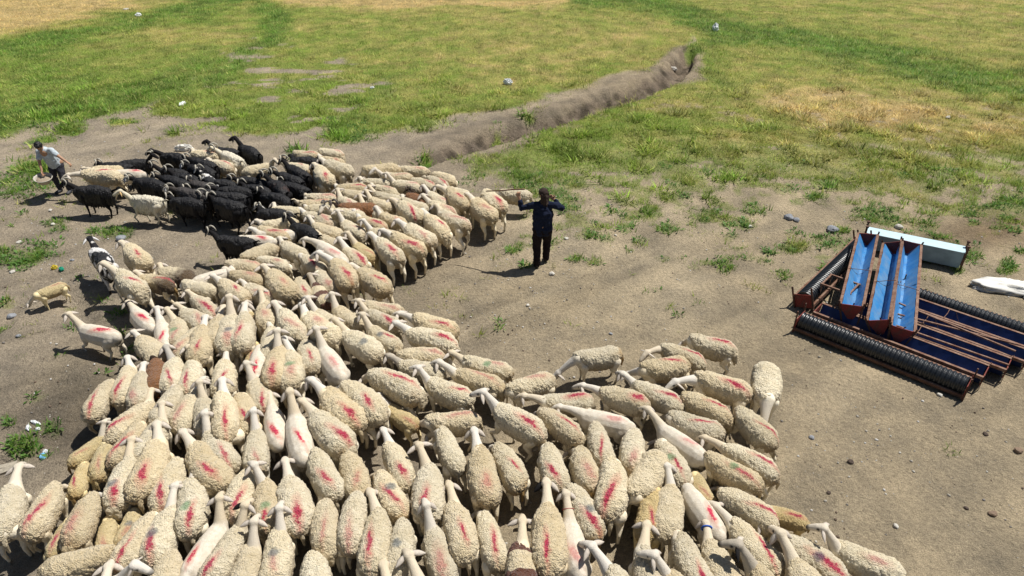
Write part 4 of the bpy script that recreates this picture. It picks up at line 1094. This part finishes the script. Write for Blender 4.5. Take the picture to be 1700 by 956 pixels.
def auto_labels(rows, kind):
    """wording for the animals without their own: look, then rank and side from the nearest singled-out neighbour"""
    anchors = [(r, r[5]) for r in rows if r[5]]
    extra = [((890, 330), 'the herder'), ((103, 290), 'the boy')] if kind == 'sheep' else [((103, 290), 'the boy')]
    mid = lambda r: ((r[1][0]+r[2][0])/2, (r[1][1]+r[2][1])/2)
    pts = [(mid(r), n) for r, n in anchors] + extra
    buckets = {}
    for r in rows:
        if r[4]: continue
        m = mid(r)
        (ax, ay), nm = min(pts, key=lambda p: math.hypot((p[0][0]-m[0]), (p[0][1]-m[1])*1.3))
        dx, dy = m[0]-ax, (m[1]-ay)*1.3
        side = ('right of' if dx > 0 else 'left of') if abs(dx) > abs(dy) else ('in front of' if dy > 0 else 'behind')
        buckets.setdefault((nm, side), []).append((math.hypot(dx, dy), r))
    ordw = ['', 'second ', 'third ', 'fourth ', 'fifth ', 'sixth ', 'seventh ', 'eighth ', 'ninth ', 'tenth ', 'eleventh ', 'twelfth ']
    for (nm, side), lst in buckets.items():
        lst.sort(key=lambda q: q[0])
        for k, (_, r) in enumerate(lst):
            fl = r[3]
            if kind == 'sheep':
                body = 'yellowish young sheep' if 'y' in fl else ('shorn white ewe' if 'w' in fl else 'woolly cream ewe')
                if 'r' in fl: body = 'horned ram'
                mark = 'no paint mark' if 'n' in fl else ('faded pink mark' if 'h' in fl else ('long red streak' if 'l' in fl else 'red blotch'))
                if 'u' in fl: mark = 'dark smudge on back' if 'n' in fl else 'red and dark marks'
                if 'g' in fl: mark = 'red and green marks'
            else:
                body = 'brown goat' if 'Y' in fl else 'black goat'
                mark = 'pale face' if 'f' in fl else ('no horns' if 'x' in fl else 'curved horns')
            lab = f"{body}, {mark}, {ordw[k]}nearest {side} {nm}"
            if len(lab.split()) > 16: lab = f"{body}, {mark}, {ordw[k]}{side} {nm}"
            if len(lab.split()) > 16: lab = f"{body}, {ordw[k]}{side} {nm}"
            r[4] = lab
auto_labels(sheep_rows, 'sheep'); auto_labels(goat_rows, 'goat')
seen = set(); ANIMALS = []
for i, (H, F, Rr, fl, lab, _) in enumerate(sheep_rows):
    ANIMALS.append(place_animal('sheep', H, F, Rr, fl, lab, i, 'sheep'))
for i, (H, F, Rr, fl, lab, _) in enumerate(goat_rows):
    ANIMALS.append(place_animal('goat', H, F, Rr, fl, lab, 300+i, 'goat'))


def relax(rounds=5, gap=.355, most=.13):
    """animals that stand inside one another step a little apart"""
    P = []
    for o, (H, F, Rr, fl, s, L) in ANIMALS:
        a = o.rotation_euler.z; P.append([o, Vector((o.location.x, o.location.y)), Vector((math.cos(a), math.sin(a))), .27*s, s, Vector((o.location.x, o.location.y))])
    for _ in range(rounds):
        for i in range(len(P)):
            for j in range(i+1, len(P)):
                a, b = P[i], P[j]; d = b[1]-a[1]
                if abs(d.x) > 1.1 or abs(d.y) > 1.1: continue
                best = None
                for u in (-1, -.5, 0, .5, 1):
                    p = a[1]+a[2]*a[3]*u
                    for w in (-1, -.5, 0, .5, 1):
                        e = b[1]+b[2]*b[3]*w-p; l = e.length
                        if best is None or l < best[0]: best = (l, e)
                l, e = best; g = gap*(a[4]+b[4])/2
                if l < g:
                    n = e/l if l > .02 else Vector((a[2].y, -a[2].x)); m = n*(g-l)*.28; a[1] -= m; b[1] += m
        for q in P:
            v = q[1]-q[5]
            if v.length > most: q[1] = q[5]+v*(most/v.length)
    for q in P: q[0].location = (q[1].x, q[1].y, gz(q[1].x, q[1].y))
relax()

# ------------------------------------------------------------------ people
def cloth(name, c, **kw): return simple(name, c, kw.pop('rough', .9), .1, 22, .22, .6, .01)
M_HUMAN = simple('skin', (.42, .24, .15), .55, .35, 9, .08, .1, .002)
def hand(mb, wrist, d, palm_n, curl=.5, s=1.0):
    """palm, four unequal fingers bent at the knuckles, and a thumb from the side of the palm"""
    w = Vector(wrist); d = Vector(d).normalized(); nn = Vector(palm_n); nn = (nn-d*nn.dot(d)).normalized(); sd = d.cross(nn)
    for k in (-.026, -.009, .009, .026): capsule(mb, w+sd*k*.7*s, .017*s, w+d*.085*s+sd*k*s, .0135*s, 8)
    for k, ln in ((-.033, .062), (-.011, .074), (.011, .080), (.033, .072)):
        a = w+d*.088*s+sd*k*s; ang = curl*1.1
        b = a+(d*math.cos(ang)+nn*math.sin(ang))*ln*.45*s; c = b+(d*math.cos(ang*2.2)+nn*math.sin(ang*2.2))*ln*.35*s; e = c+(d*math.cos(ang*3)+nn*math.sin(ang*3))*ln*.25*s
        capsule(mb, a, .0105*s, b, .0095*s, 8); capsule(mb, b, .0095*s, c, .0088*s, 8); capsule(mb, c, .0088*s, e, .0078*s, 8)
    t0 = w+d*.022*s+sd*.026*s; t1 = t0+(d*.6+sd*.75+nn*.25).normalized()*.045*s; t2 = t1+(d*.8+nn*.7*max(curl, .3)).normalized()*.035*s
    capsule(mb, t0, .015*s, t1, .012*s, 8); capsule(mb, t1, .012*s, t2, .0095*s, 8)
def person(name, loc, J, label, rotz=0, scale=1.0):
    """one continuous body; J holds the joints"""
    V = {k: Vector(v) for k, v in J.items() if not k.startswith('_')}; mb = MB()
    fd = V['face'].normalized(); up = V['headup'].normalized(); up = (up-fd*up.dot(fd)).normalized(); sd = fd.cross(up); hd = V['head']
    capsule(mb, V['pelvis']+V['hipv']*-.08, .12, V['pelvis']+V['hipv']*.08, .12); capsule(mb, V['pelvis'], .13, V['chest'], .145); capsule(mb, V['chest'], .15, V['neck']-Vector((0, 0, .08)), .10)
    capsule(mb, V['sl'], .062, V['sr'], .062); capsule(mb, V['neck']-(V['neck']-V['chest']).normalized()*.05, .062, hd-up*.07, .055)
    mb.ball(tuple(hd+up*.03-fd*.012), (.078, .090, .095), 16, 12)
    capsule(mb, hd+fd*.02-up*.02, .070, hd+fd*.035-up*.075, .042); capsule(mb, hd+fd*.050-up*.075-sd*.012, .022, hd+fd*.050-up*.075+sd*.012, .022)
    capsule(mb, hd+fd*.083+up*.012, .010, hd+fd*.103-up*.026, .013, 8); capsule(mb, hd+fd*.074-up*.052-sd*.016, .009, hd+fd*.074-up*.052+sd*.016, .009, 8)
    for sg in (1, -1):
        e0 = hd+sd*sg*.078+up*.008-fd*.005; capsule(mb, e0+up*.018, .013, e0-up*.018, .010, 8)
    for s in 'lr':
        capsule(mb, V['s'+s], .056, V['e'+s], .043); capsule(mb, V['e'+s], .042, V['w'+s], .027)
        hand(mb, V['w'+s], V['hd'+s], V['hn'+s], J['_curl'+s])
        capsule(mb, V['h'+s], .095, V['k'+s], .060); capsule(mb, V['k'+s], .058, V['a'+s], .038); capsule(mb, V['a'+s]-Vector((0, 0, .035)), .04, V['t'+s], .032)
    me = fuse(mb, name, .0082, M_HUMAN, 2, .5)
    o = link(name, me, loc=loc, rot=(0, 0, rotz)); o.scale = (scale,)*3; tag(o, label, 'person')
    for sg in (1, -1): link('eye', EYE, o, loc=hd+fd*.072+up*.012+sd*sg*.032).scale = (.8,)*3
    return o, V, fd, up, sd
# the herder: back to us, left arm out with the stick, right elbow raised
p = at(899, 443)
J = dict(pelvis=(0, .03, .93), hipv=(1, 0, 0), chest=(0, .05, 1.22), neck=(0.0, .07, 1.47), head=(.005, .10, 1.60), face=(-.45, .88, -.12), headup=(-.05, .12, 1),
         sl=(-.185, .05, 1.40), sr=(.185, .06, 1.40), el=(-.43, .10, 1.30), wl=(-.48, .16, 1.52), hdl=(-.15, .25, 1), hnl=(.2, 1, -.1), _curll=1.0,
         er=(.38, .05, 1.33), wr=(.24, .26, 1.42), hdr=(-.7, .5, .5), hnr=(0, -1, .2), _curlr=.6,
         hl=(-.09, .03, .90), kl=(-.11, .04, .50), al=(-.10, -.04, .09), tl=(-.15, .11, .035), hr=(.09, .04, .90), kr=(.11, .20, .52), ar=(.10, .20, .11), tr=(.08, .34, .035))
herder, V, fd, up, sd = person('person', (p.x, p.y, gz(p.x, p.y)), J, 'person in navy jacket, dark trousers and flapped brown hat, arms spread, back turned', 0, .97)
M_NAVY = cloth('navy_cloth', (.014, .019, .040)); M_BROWNC = cloth('dark_brown_cloth', (.018, .013, .014)); M_HAT = cloth('hat_cloth', (.05, .036, .030)); M_BOOT = simple('boot', (.02, .016, .014), .5, .4)
mb = MB()
capsule(mb, (-.055, .03, .86), .150, (-.05, .05, 1.22), .165); capsule(mb, (.055, .03, .86), .150, (.05, .05, 1.22), .166); capsule(mb, V['chest'], .175, V['neck']-Vector((0, 0, .09)), .13)
capsule(mb, V['sl'], .080, V['sr'], .080)
for s in 'lr': capsule(mb, V['s'+s], .082, V['e'+s], .062); capsule(mb, V['e'+s], .060, V['e'+s].lerp(V['w'+s], .55 if s == 'l' else .8), .050)
capsule(mb, V['neck']-Vector((0, 0, .05)), .07, V['neck']+Vector((0, 0, .0)), .068)
def rumple(me, amp=.012, fr=9, sd_=0):
    P = verts_np(me); N = np.empty(len(P)*3, np.float32); me.vertices.foreach_get('normal', N); N = N.reshape(-1, 3)
    o = np.array([mnoise.noise(Vector((q[0]*fr, q[1]*fr, q[2]*fr*1.6+sd_))) + .5*mnoise.noise(Vector(q)*fr*2.5) for q in P])*amp
    P = P+N*o[:, None]; me.vertices.foreach_set('co', P.astype(np.float32).ravel()); me.update(); return me
link('jacket', rumple(fuse(mb, 'jacket', .012, M_NAVY, 2), .022, 8), herder)
mb = MB(); capsule(mb, (-.07, .03, .86), .140, (.07, .03, .86), .140)
for s in 'lr': capsule(mb, V['h'+s], .118, V['k'+s], .092); capsule(mb, V['k'+s], .090, V['a'+s]+Vector((0, 0, .0)), .072)
link('trousers', rumple(fuse(mb, 'trousers', .012, M_BROWNC, 2), .016), herder)
for s in 'lr':
    mb = MB(); capsule(mb, V['a'+s]-Vector((0, .02, .04)), .052, V['t'+s], .042); link('boot', fuse(mb, 'boot', .010, M_BOOT, 1), herder)
mb = MB(); h = V['head']
mb.ball(tuple(h+up*.06-fd*.008), (.098, .106, .085), 16, 10); capsule(mb, h+fd*.10+up*.045-sd*.03, .014, h+fd*.17+up*.04, .012, flat=((0, 0, 1), .8)); capsule(mb, h+fd*.10+up*.045+sd*.03, .014, h+fd*.17+up*.04, .012)
capsule(mb, h+fd*.10+up*.045-sd*.05, .013, h+fd*.10+up*.045+sd*.05, .013)
for k in (-.07, -.035, 0, .035, .07): capsule(mb, h-fd*(.085-.3*abs(k)*.8)+sd*k+up*.03, .028, h-fd*(.115-abs(k))+sd*k*1.15-up*.20+Vector((0, -.02, 0)), .018)
link('hat', rumple(fuse(mb, 'hat', .0095, M_HAT, 2), .010, 14), herder)
M_STICK = simple('stick_wood', (.16, .09, .05), .7, .2, 30)
hh = V['wl']+Vector((-.02, .10, .07)); wl = herder.matrix_basis @ Vector(hh)
W = lambda v: Vector((p.x, p.y, gz(p.x, p.y)))+Vector(v)
mb = MB(); a = W(hh+Vector((.14, -.05, .03))); b = W(hh+Vector((-.62, .22, -.13))); mb.tube([a, a.lerp(b, .3)+Vector((0, 0, .006)), a.lerp(b, .65)-Vector((0, 0, .006)), b], [.016, .015, .014, .012], 8)
tag(mb.build('stick', M_STICK, None, True), "wooden herding stick held out level in the herder's left hand", 'stick')
# the stick lying by the shadow is its shadow only; the boy with the basin follows
q = at(106, 321)
J = dict(pelvis=(.01, .10, .84), hipv=(1, 0, 0), chest=(-.01, -.01, 1.09), neck=(-.02, -.12, 1.28), head=(-.035, -.20, 1.36), face=(.25, -.66, -.62), headup=(0, -.55, .8),
         sl=(-.17, -.08, 1.21), sr=(.15, -.08, 1.23), el=(-.17, -.21, .98), wl=(-.11, -.34, .76), hdl=(.1, -.3, -1), hnl=(.9, .1, 0), _curll=.8,
         er=(.34, -.16, 1.10), wr=(.52, -.20, .96), hdr=(.8, -.1, -.6), hnr=(0, -.2, -1), _curlr=.5,
         hl=(-.09, .10, .82), kl=(-.12, .02, .46), al=(-.12, .10, .09), tl=(-.16, -.06, .035), hr=(.10, .10, .82), kr=(.14, -.02, .46), ar=(.16, .06, .09), tr=(.17, -.10, .035))
boy, V, fd, up, sd = person('person', (q.x, q.y, gz(q.x, q.y)), J, 'dark haired person in pale grey polo shirt stooping to hold a basin for the animals', 0, .94)
M_POLO = cloth('pale_grey_cloth', (.50, .56, .60)); M_TRS = cloth('charcoal_cloth', (.05, .05, .06)); M_HAIRP = simple('black_hair', (.012, .010, .010), .5, .4, 60, .5, .8, .01); M_SHOE = simple('shoe', (.06, .06, .07), .6, .3)
mb = MB(); capsule(mb, (-.04, .09, .80), .150, V['chest'], .165); capsule(mb, (.05, .09, .80), .150, V['chest'], .165); capsule(mb, V['chest'], .172, V['neck']-Vector((0, -.03, .06)), .115)
capsule(mb, V['sl'], .074, V['sr'], .074)
for s in 'lr': capsule(mb, V['s'+s], .076, V['s'+s].lerp(V['e'+s], .72), .066)
link('shirt', rumple(fuse(mb, 'shirt', .012, M_POLO, 2), .010), boy)
mb = MB(); capsule(mb, (-.06, .10, .80), .125, (.07, .10, .80), .125)
for s in 'lr': capsule(mb, V['h'+s], .108, V['k'+s], .082); capsule(mb, V['k'+s], .080, V['a'+s], .060)
link('trousers', rumple(fuse(mb, 'trousers', .012, M_TRS, 2), .012), boy)
for s in 'lr':
    mb = MB(); capsule(mb, V['a'+s]-Vector((0, -.01, .04)), .050, V['t'+s], .040); link('shoe', fuse(mb, 'shoe', .010, M_SHOE, 1), boy)
mb = MB(); mb.ball(tuple(V['head']+up*.05-fd*.03), (.098, .102, .095), 16, 12); mb.ball(tuple(V['head']+up*.085+fd*.03), (.07, .06, .045), 12, 8); capsule(mb, V['head']-fd*.06+up*.02, .07, V['head']-fd*.065-up*.05, .045)
link('hair', rumple(fuse(mb, 'hair', .009, M_HAIRP, 1), .012, 25), boy)
# basin
M_BASIN = simple('basin_plastic', (.46, .43, .36), .45, .4, 8, .1, .1); mb = MB(); n = 28
prof = [(.125, 0), (.185, .13), (.205, .135), (.207, .145), (.188, .145), (.165, .10), (.118, .012)]
V_ = [(r_*math.cos(2*math.pi*k/n), r_*math.sin(2*math.pi*k/n), z_) for r_, z_ in prof for k in range(n)]
F_ = [(i*n+k, i*n+(k+1) % n, (i+1)*n+(k+1) % n, (i+1)*n+k) for i in range(len(prof)-1) for k in range(n)] + [tuple(range(n))[::-1], tuple((len(prof)-1)*n+k for k in range(n))]
mb.add(V_, F_); bs = mb.build('basin', M_BASIN, None, True, loc=(q.x-.09, q.y-.38, gz(q.x, q.y)+.46)); bs.rotation_euler = (R(12), R(8), 0)
tag(bs, 'round off white plastic basin held low by the stooping boy', 'basin')
mb = MB(); mb.ball((0, 0, 0), (.15, .15, .03), 16, 6); link('feed', mb.mesh('feed', simple('feed_grain', (.33, .27, .20), .9, .1, 60, .4, .8, .01), True), bs, loc=(0, 0, .085))

# ------------------------------------------------------------------ feed troughs
def rusty(name, c1, c2, k=.5):
    t = NT(name, .75, .3); co = t.coord(); n = t.noise(9, 6, .7, co); n2 = t.noise(60, 4, .7, co)
    c = t.mix(t.ramp(n, [(k-.12, 0), (k+.12, 1)]), c1, c2); c = t.mix(1.0, c, t.mix(t.ramp(n2, [(.3, 0), (.7, 1)]), (.7, .7, .7), (1.2, 1.2, 1.2)), 'MULTIPLY')
    t.colour(c); t.bump(n2, .4, .003); return t.m
M_RUST = rusty('rusty_steel', (.17, .075, .045), (.30, .19, .135)); M_REDP = rusty('red_end_plate', (.25, .045, .035), (.13, .06, .045), .58); M_RUSTD = rusty('dark_rust', (.075, .04, .03), (.14, .07, .045))
def make_blue():
    t = NT('blue_liner', .38, .5); co = t.coord(); n = t.noise(5, 5, .65, co); v = t.noise(40, 3, .6, co)
    c = t.mix(t.ramp(n, [(.35, 0), (.75, 1)]), (.03, .20, .50), (.08, .30, .58)); c = t.mix(t.math('MULTIPLY', t.ramp(v, [(.62, 0), (.72, 1)]), .35), c, (.35, .42, .42)); c = t.mix(t.ramp(t.noise(3.2, 6, .75, co), [(.45, 0), (.75, .6)]), c, (.30, .36, .38)); t.colour(c); t.bump(v, .15, .002); return t.m
M_BLUE = make_blue(); M_BLUE_SHADED = simple('shaded_blue_liner', (.012, .030, .115), .4, .5, 6, .3, .2)  # second one: blue liner with the flat row's interior shade painted in
M_PIPE = simple('black_corrugated_plastic', (.018, .021, .025), .34, .6, 12, .25, .15)
M_WHT = simple('white_overspray', (.7, .7, .7), .8, .1)
def frame_of(p0, p1, roll=0):
    """matrix with X from p0 to p1 and Z near up, turned by roll about X"""
    p0, p1 = Vector(p0), Vector(p1); x = (p1-p0).normalized(); y = Vector((0, 0, 1)).cross(x).normalized(); z = x.cross(y)
    M = Matrix((x, y, z)).transposed().to_4x4() @ Matrix.Rotation(roll, 4, 'X'); M.translation = p0; return M, (p1-p0).length
def set_frame(o, M): o.matrix_world = M
def feed_trough(p0, p1, roll, label, blue=M_BLUE, W=.40, D=.20, legs=True, group='blue lined feed troughs', braces=True, seed=0):
    M, L = frame_of(p0, p1, roll); o = bpy.data.objects.new('feed_trough', None); COL.objects.link(o); o.matrix_world = M; tag(o, label, 'feed trough', group)
    hw, bw = W/2, (.05 if blue is M_BLUE_SHADED else .022); r = random.Random(seed)
    # liner: a folded sheet with thickness
    n = 22; prof = [(-hw+.015, 0), (-bw, -D), (bw, -D), (hw-.015, 0)]; th = .006; V, F = [], []
    for i in range(n+1):
        x = .02+(L-.04)*i/n
        for k, (y, z) in enumerate(prof): V.append((x, y+(.004*math.sin(i*2.1+k)), z+.004*math.sin(i*1.7+k*2)))
        for k, (y, z) in enumerate(prof): V.append((x, y, z-th*1.4-.004))
    for i in range(n):
        b = i*8
        for k in range(3): F.append((b+k, b+k+1, b+8+k+1, b+8+k)); F.append((b+4+k, b+12+k, b+12+k+1, b+4+k+1))
        F.append((b, b+8, b+12, b+4)); F.append((b+3, b+7, b+15, b+11))
    MB().add(V, F).build('liner', blue, o)
    for sg in (1, -1):
        mb = MB(); mb.box((L/2, sg*(hw+.012), .006), (L+.02, .045, .006)); mb.box((L/2, sg*(hw+.032), -.018), (L+.02, .006, .042)); mb.build('rail', M_RUST, o)
    for x in (0, L):
        mb = MB(); e = .012; sx = -1 if x == 0 else 1
        P = [(-hw-.02, .0), (hw+.02, .0), (hw-.02, -.11), (bw+.02, -D-.03), (-bw-.02, -D-.03), (-hw+.02, -.11)]
        V = [(x, y, z) for y, z in P]+[(x+sx*e, y, z) for y, z in P]; nn = len(P)
        F = [tuple(range(nn)), tuple(range(nn, 2*nn))[::-1]]+[(k, (k+1) % nn, nn+(k+1) % nn, nn+k) for k in range(nn)]
        mb.add(V, F).build('end_plate', M_REDP, o)
        if legs:
            for sg in (1, -1):
                mb = MB(); mb.bar((x+sx*.016, sg*(hw+.03), .06), (x+sx*.016, sg*(bw+.10), -D-.13), .030, .008, (1, 0, 0)); mb.build('leg', M_RUSTD, o)
    mb = MB()
    for u in (.45+r.uniform(-.05, .05),): mb.tube([(L*u, -hw-.02, .014), (L*u+.01, 0, .016), (L*u, hw+.02, .014)], .0055, 6)
    mb.build('cross_rod', M_RUST, o)
    mb = MB(); mb.tube([(L*.5+.12*math.sin(k*.5), -hw+.02+(W-.04)*k/8, -D*.9*math.sin(math.pi*k/8)+.0) for k in range(9)], .004, 5); mb.build('wire', M_RUSTD, o)
    if braces:
        mb = MB(); mb.bar((.02, -hw*.2, .03), (.20, -hw*.05, -D+.06), .022, .006); mb.build('brace', M_RUSTD, o)
    return o
def pipe_trough(p0, p1, roll, label, R_=.150, plate=True, frame=True, splash=False):
    M, L = frame_of(p0, p1, roll); o = bpy.data.objects.new('feed_trough', None); COL.objects.link(o); o.matrix_world = M; tag(o, label, 'feed trough', 'feed troughs with corrugated pipe')
    mb = MB(); n = 26; m = int(L/.0115); V, F = [], []
    for i in range(m+1):
        x = .02+(L-.04)*i/m; rr = R_+.011*(1 if (i//3) % 2 == 0 else -1)*(.9 if i % 3 == 1 else .55)
        for k in range(n): a = 2*math.pi*k/n; V.append((x, rr*math.cos(a), rr*math.sin(a)))
    for i in range(m):
        for k in range(n): F.append((i*n+k, (i+1)*n+k, (i+1)*n+(k+1) % n, i*n+(k+1) % n))
    F += [tuple(range(n)), tuple(m*n+k for k in range(n))[::-1]]
    mb.add(V, F).build('corrugated_pipe', M_PIPE, o)
    for y, z in ((R_+.03, .05), (-R_-.03, -.10)):
        MB().box((L/2, y, z), (L+.04, .012, .045)).build('rail', M_RUSTD, o); MB().box((L/2, y-.016*(1 if y > 0 else -1), z+.024), (L+.04, .04, .006)).build('rail', M_RUST, o)
    for x in (0, L):
        sx = -1 if x == 0 else 1; MB().box((x+sx*.006, 0, -.02), (.012, 2*R_+.06, 2*R_*.86)).build('end_plate', M_REDP, o)
        for sg in (1, -1): MB().box((x+sx*.022, sg*(R_+.022), .04), (.02, .03, 2*R_+.14)).build('leg', M_RUSTD, o)
    return o
A = at(1328, 532, .17); B = at(1606, 642, .17); u = (B-A).normalized(); nn = Vector((-u.y, u.x, 0));
if nn.y < 0: nn = -nn
L = (B-A).length*1.0; sp = .455
def row(k, z=.17, dx=0.0): a = A+nn*sp*k+u*dx; a.z = z+gz(a.x, a.y); b = a+u*L; b.z = z+gz(b.x, b.y); return a, b
def R2(k, **kw): return row(k, **kw)
a, b = R2(0); pipe_trough(a, b, 0, 'long trough of black corrugated pipe in a rusty frame, nearest side of the stack')
for k, lab, dx in ((1, 'open rusty trough lying behind the front corrugated pipe, interior in shade', .12), (2, 'third rusty trough from the front of the flat row, blue inside, shade painted in', .34), (3, 'fourth rusty trough of the flat row, blue inside, shade painted in', .52), (4, 'fifth rusty trough of the flat row, next to the rear corrugated pipe', .74)):
    a, b = R2(k, z=.27, dx=dx); feed_trough(a, b, 0, lab, M_BLUE_SHADED, W=.36, D=.21, braces=False, seed=k, group='troughs lying flat in a row')
a, b = R2(5, dx=.98); pipe_trough(a, b, 0, 'rearmost long trough with corrugated pipe, on the far side of the flat row')
a, b = at(1334, 498, .22), at(1432, 402, .22); pipe_trough(a, b, R(-18), 'corrugated pipe trough leaning aslant at the left end of the stack, red end plate')
# loose bars across the flat row
for k, (f0, f1, z) in enumerate(((2.35, 3.3, .31), (3.2, 2.7, .33), (1.6, 1.75, .30))):
    a = A+nn*sp*f0+u*1.1; b = A+nn*sp*f1+u*(L+.35); a.z = b.z = z+.02
    mb = MB(); mb.bar(a, b, .028, .022); tag(mb.build('steel_bar', M_RUST), ('rusty bar lying aslant across the middle of the flat troughs', 'rusty bar crossing the farther flat troughs at a slant', 'rusty bar lying on the nearer flat troughs')[k], 'bar')
# three bright blue troughs on top
feed_trough(at(1414, 506, .60), at(1441, 388, .66), R(-8), 'bright blue lined trough on top of the stack, left one of the three', W=.33, D=.25, seed=11)
feed_trough(at(1458, 531, .52), at(1482, 402, .60), R(-22), 'bright blue lined trough on top of the stack, middle one of the three', W=.31, D=.25, seed=12)
feed_trough(at(1499, 545, .50), at(1513, 402, .62), R(4), 'bright blue lined trough on top of the stack, right one of the three', W=.34, D=.25, seed=13)
# support stand under the upper troughs
st = bpy.data.objects.new('steel_stand', None); COL.objects.link(st); c0 = at(1355, 505, 0); st.location = (c0.x, c0.y, gz(c0.x, c0.y)); st.rotation_euler = (0, 0, math.atan2(u.y, u.x)); tag(st, 'rusty angle iron stand poking out between the leaning pipe and upper troughs', 'stand')
for x, y in ((0, 0), (.5, 0), (0, .45), (.5, .45)): MB().box((x, y, .22), (.03, .03, .44)).build('leg', M_RUSTD if x else M_RUST, st)
for y in (0, .45): MB().box((.25, y, .445), (.56, .03, .03)).build('bar', M_RUST, st)
for x in (0, .5): MB().box((x, .225, .445), (.028, .42, .028)).build('bar', M_RUST, st)
# light blue box trough
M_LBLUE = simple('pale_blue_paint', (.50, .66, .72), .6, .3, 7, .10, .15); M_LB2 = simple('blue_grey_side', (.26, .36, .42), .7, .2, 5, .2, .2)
a, b = at(1440, 388, .40), at(1601, 421, .40); M, L2 = frame_of(a, b); M.translation = Vector((a.x, a.y, gz(a.x, a.y)))
bx = bpy.data.objects.new('box_trough', None); COL.objects.link(bx); bx.matrix_world = M; tag(bx, 'long pale blue box trough standing on posts behind the stacked feed troughs', 'trough')
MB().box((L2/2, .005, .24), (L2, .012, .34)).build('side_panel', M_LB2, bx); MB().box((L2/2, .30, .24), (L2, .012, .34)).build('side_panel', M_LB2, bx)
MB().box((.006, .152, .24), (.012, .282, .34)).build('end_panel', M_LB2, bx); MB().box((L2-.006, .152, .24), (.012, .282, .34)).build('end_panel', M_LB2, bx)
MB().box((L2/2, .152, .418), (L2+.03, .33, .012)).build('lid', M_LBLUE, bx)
for x in (-.035, L2+.035):
    for y in (.02, .28): mb = MB(); mb.box((x, y, .27), (.035, .035, .54)); mb.box((x, y, .55), (.06, .06, .03)); mb.build('post', M_RUSTD, bx)

# ------------------------------------------------------------------ sacks, litter, wood
def crumple(name, size, seed, mat, res=40, fl=.5, amp=.35, fr=2.2):
    mb = MB(); mb.ball((0, 0, 0), (1, 1, 1), res, res//2); r = random.Random(seed); o = Vector((r.random()*40, r.random()*40, 3)); out = []
    size = tuple(v*(.8 if max(size) < .3 else 1) for v in size)
    for p in mb.v:
        p = Vector(p); n = mnoise.noise(p*fr+o); rdg = 1-abs(mnoise.noise(p*fr*1.8-o))*2.2+.35*(1-abs(mnoise.noise(p*fr*4.5+o))*3)
        k = 1+amp*n+amp*.45*rdg; q = Vector((p.x*size[0]*k, p.y*size[1]*k, max(p.z, -.55)*size[2]*(1+amp*rdg+.4*n))); out.append(tuple(q))
    mb.v = out; return mb.mesh(name, mat, max(size) > .3)
M_SACK = simple('white_woven_sack', (.74, .72, .66), .7, .2, 60, .12, .5, .004); M_LITTER = simple('white_plastic', (.80, .82, .83), .4, .4, 8, .08, .2)
def litter(name, px, py, size, seed, mat, label, cat, rz=0, dz=.5):
    g = at(px, py); o = link(name, crumple(name, size, seed, mat, 26 if max(size) < .3 else 44), loc=(g.x, g.y, gz(g.x, g.y)+size[2]*dz), rot=(0, 0, rz)); return tag(o, label, cat)
litter('sack', 1674, 480, (.62, .24, .09), 3, M_SACK, 'crumpled white woven sack lying on the soil at the right photo edge', 'sack', -.15)
litter('sack', 1742, 487, (.55, .30, .11), 4, M_SACK, 'second white sack bulging behind the crumpled one at the edge', 'sack', .2)
litter('sack', 306, 249, (.27, .14, .12), 5, M_SACK, 'crumpled white sack on the soil behind the black goats', 'sack', .1)
M_YEL = simple('yellow_plastic', (.62, .48, .05), .5, .3); M_GRN = simple('green_plastic', (.02, .35, .22), .5, .3); M_BLP = simple('blue_plastic', (.15, .40, .60), .4, .4)
for px, py, sz, m, lab, cat in (
 (843, 138, (.20, .13, .14), M_LITTER, 'white plastic box in the grass above the ditch', 'litter'), (1187, 52, (.26, .16, .22), M_LITTER, 'torn white bag in tall grass at the head of the ditch', 'litter'),
 (230, 26, (.18, .12, .12), M_LITTER, 'bluish white scrap far off in the green grass strip', 'litter'), (303, 172, (.22, .12, .06), M_LITTER, 'white rag on bare soil at the edge of the left slope', 'litter'),
 (618, 147, (.05, .10, .05), M_LITTER, 'thin white scrap on the bare patch of the middle slope', 'litter'), (1120, 100, (.24, .16, .09), M_ROCK_W, 'pale slab lying in the upper end of the ditch', 'slab'),
 (48, 712, (.075, .035, .03), M_LITTER, 'flat white plastic scrap between two weeds by the left edge', 'litter'), (60, 703, (.03, .12, .025), M_LITTER, 'long twisted white plastic strip by the weeds at the left', 'litter'),
 (64, 714, (.035, .03, .03), M_LITTER, 'small white cup lying at the end of the plastic strip', 'litter'), (66, 748, (.075, .04, .035), M_BLP, 'pale blue plastic bottle in the gully below the weeds', 'bottle'),
 (71, 740, (.035, .035, .035), M_LITTER, 'round white cap beside the pale blue bottle', 'litter'), (102, 447, (.05, .05, .05), M_GRN, 'bright green plastic scrap behind the rump of the lone lamb', 'litter'),
 (91, 446, (.07, .04, .06), M_YEL, 'yellow plastic scrap beside the bright green one behind the lamb', 'litter'), (208, 12, (.2, .1, .05), M_ROCK_W, 'pale stone far off in the straw coloured field', 'rock')):
    litter('plastic_scrap' if cat == 'litter' else cat, px, py, sz, int(px), m, lab, cat, px*.7)
M_WOOD = simple('weathered_wood', (.36, .32, .25), .9, .1, 30, .3, .5)
for px, py, px2, py2, w, lab in ((-12, 775, 30, 764, .10, 'weathered grey plank end lying at the left photo edge'), (-16, 766, 22, 757, .08, 'second weathered board, half under the first at the left edge')):
    a, b = at(px, py, .06), at(px2, py2, .06); a.z = gz(a.x, a.y)+.05; b.z = gz(b.x, b.y)+.05
    mb = MB(); mb.bar(a, b, w, .035); tag(mb.build('plank', M_WOOD), lab, 'plank')
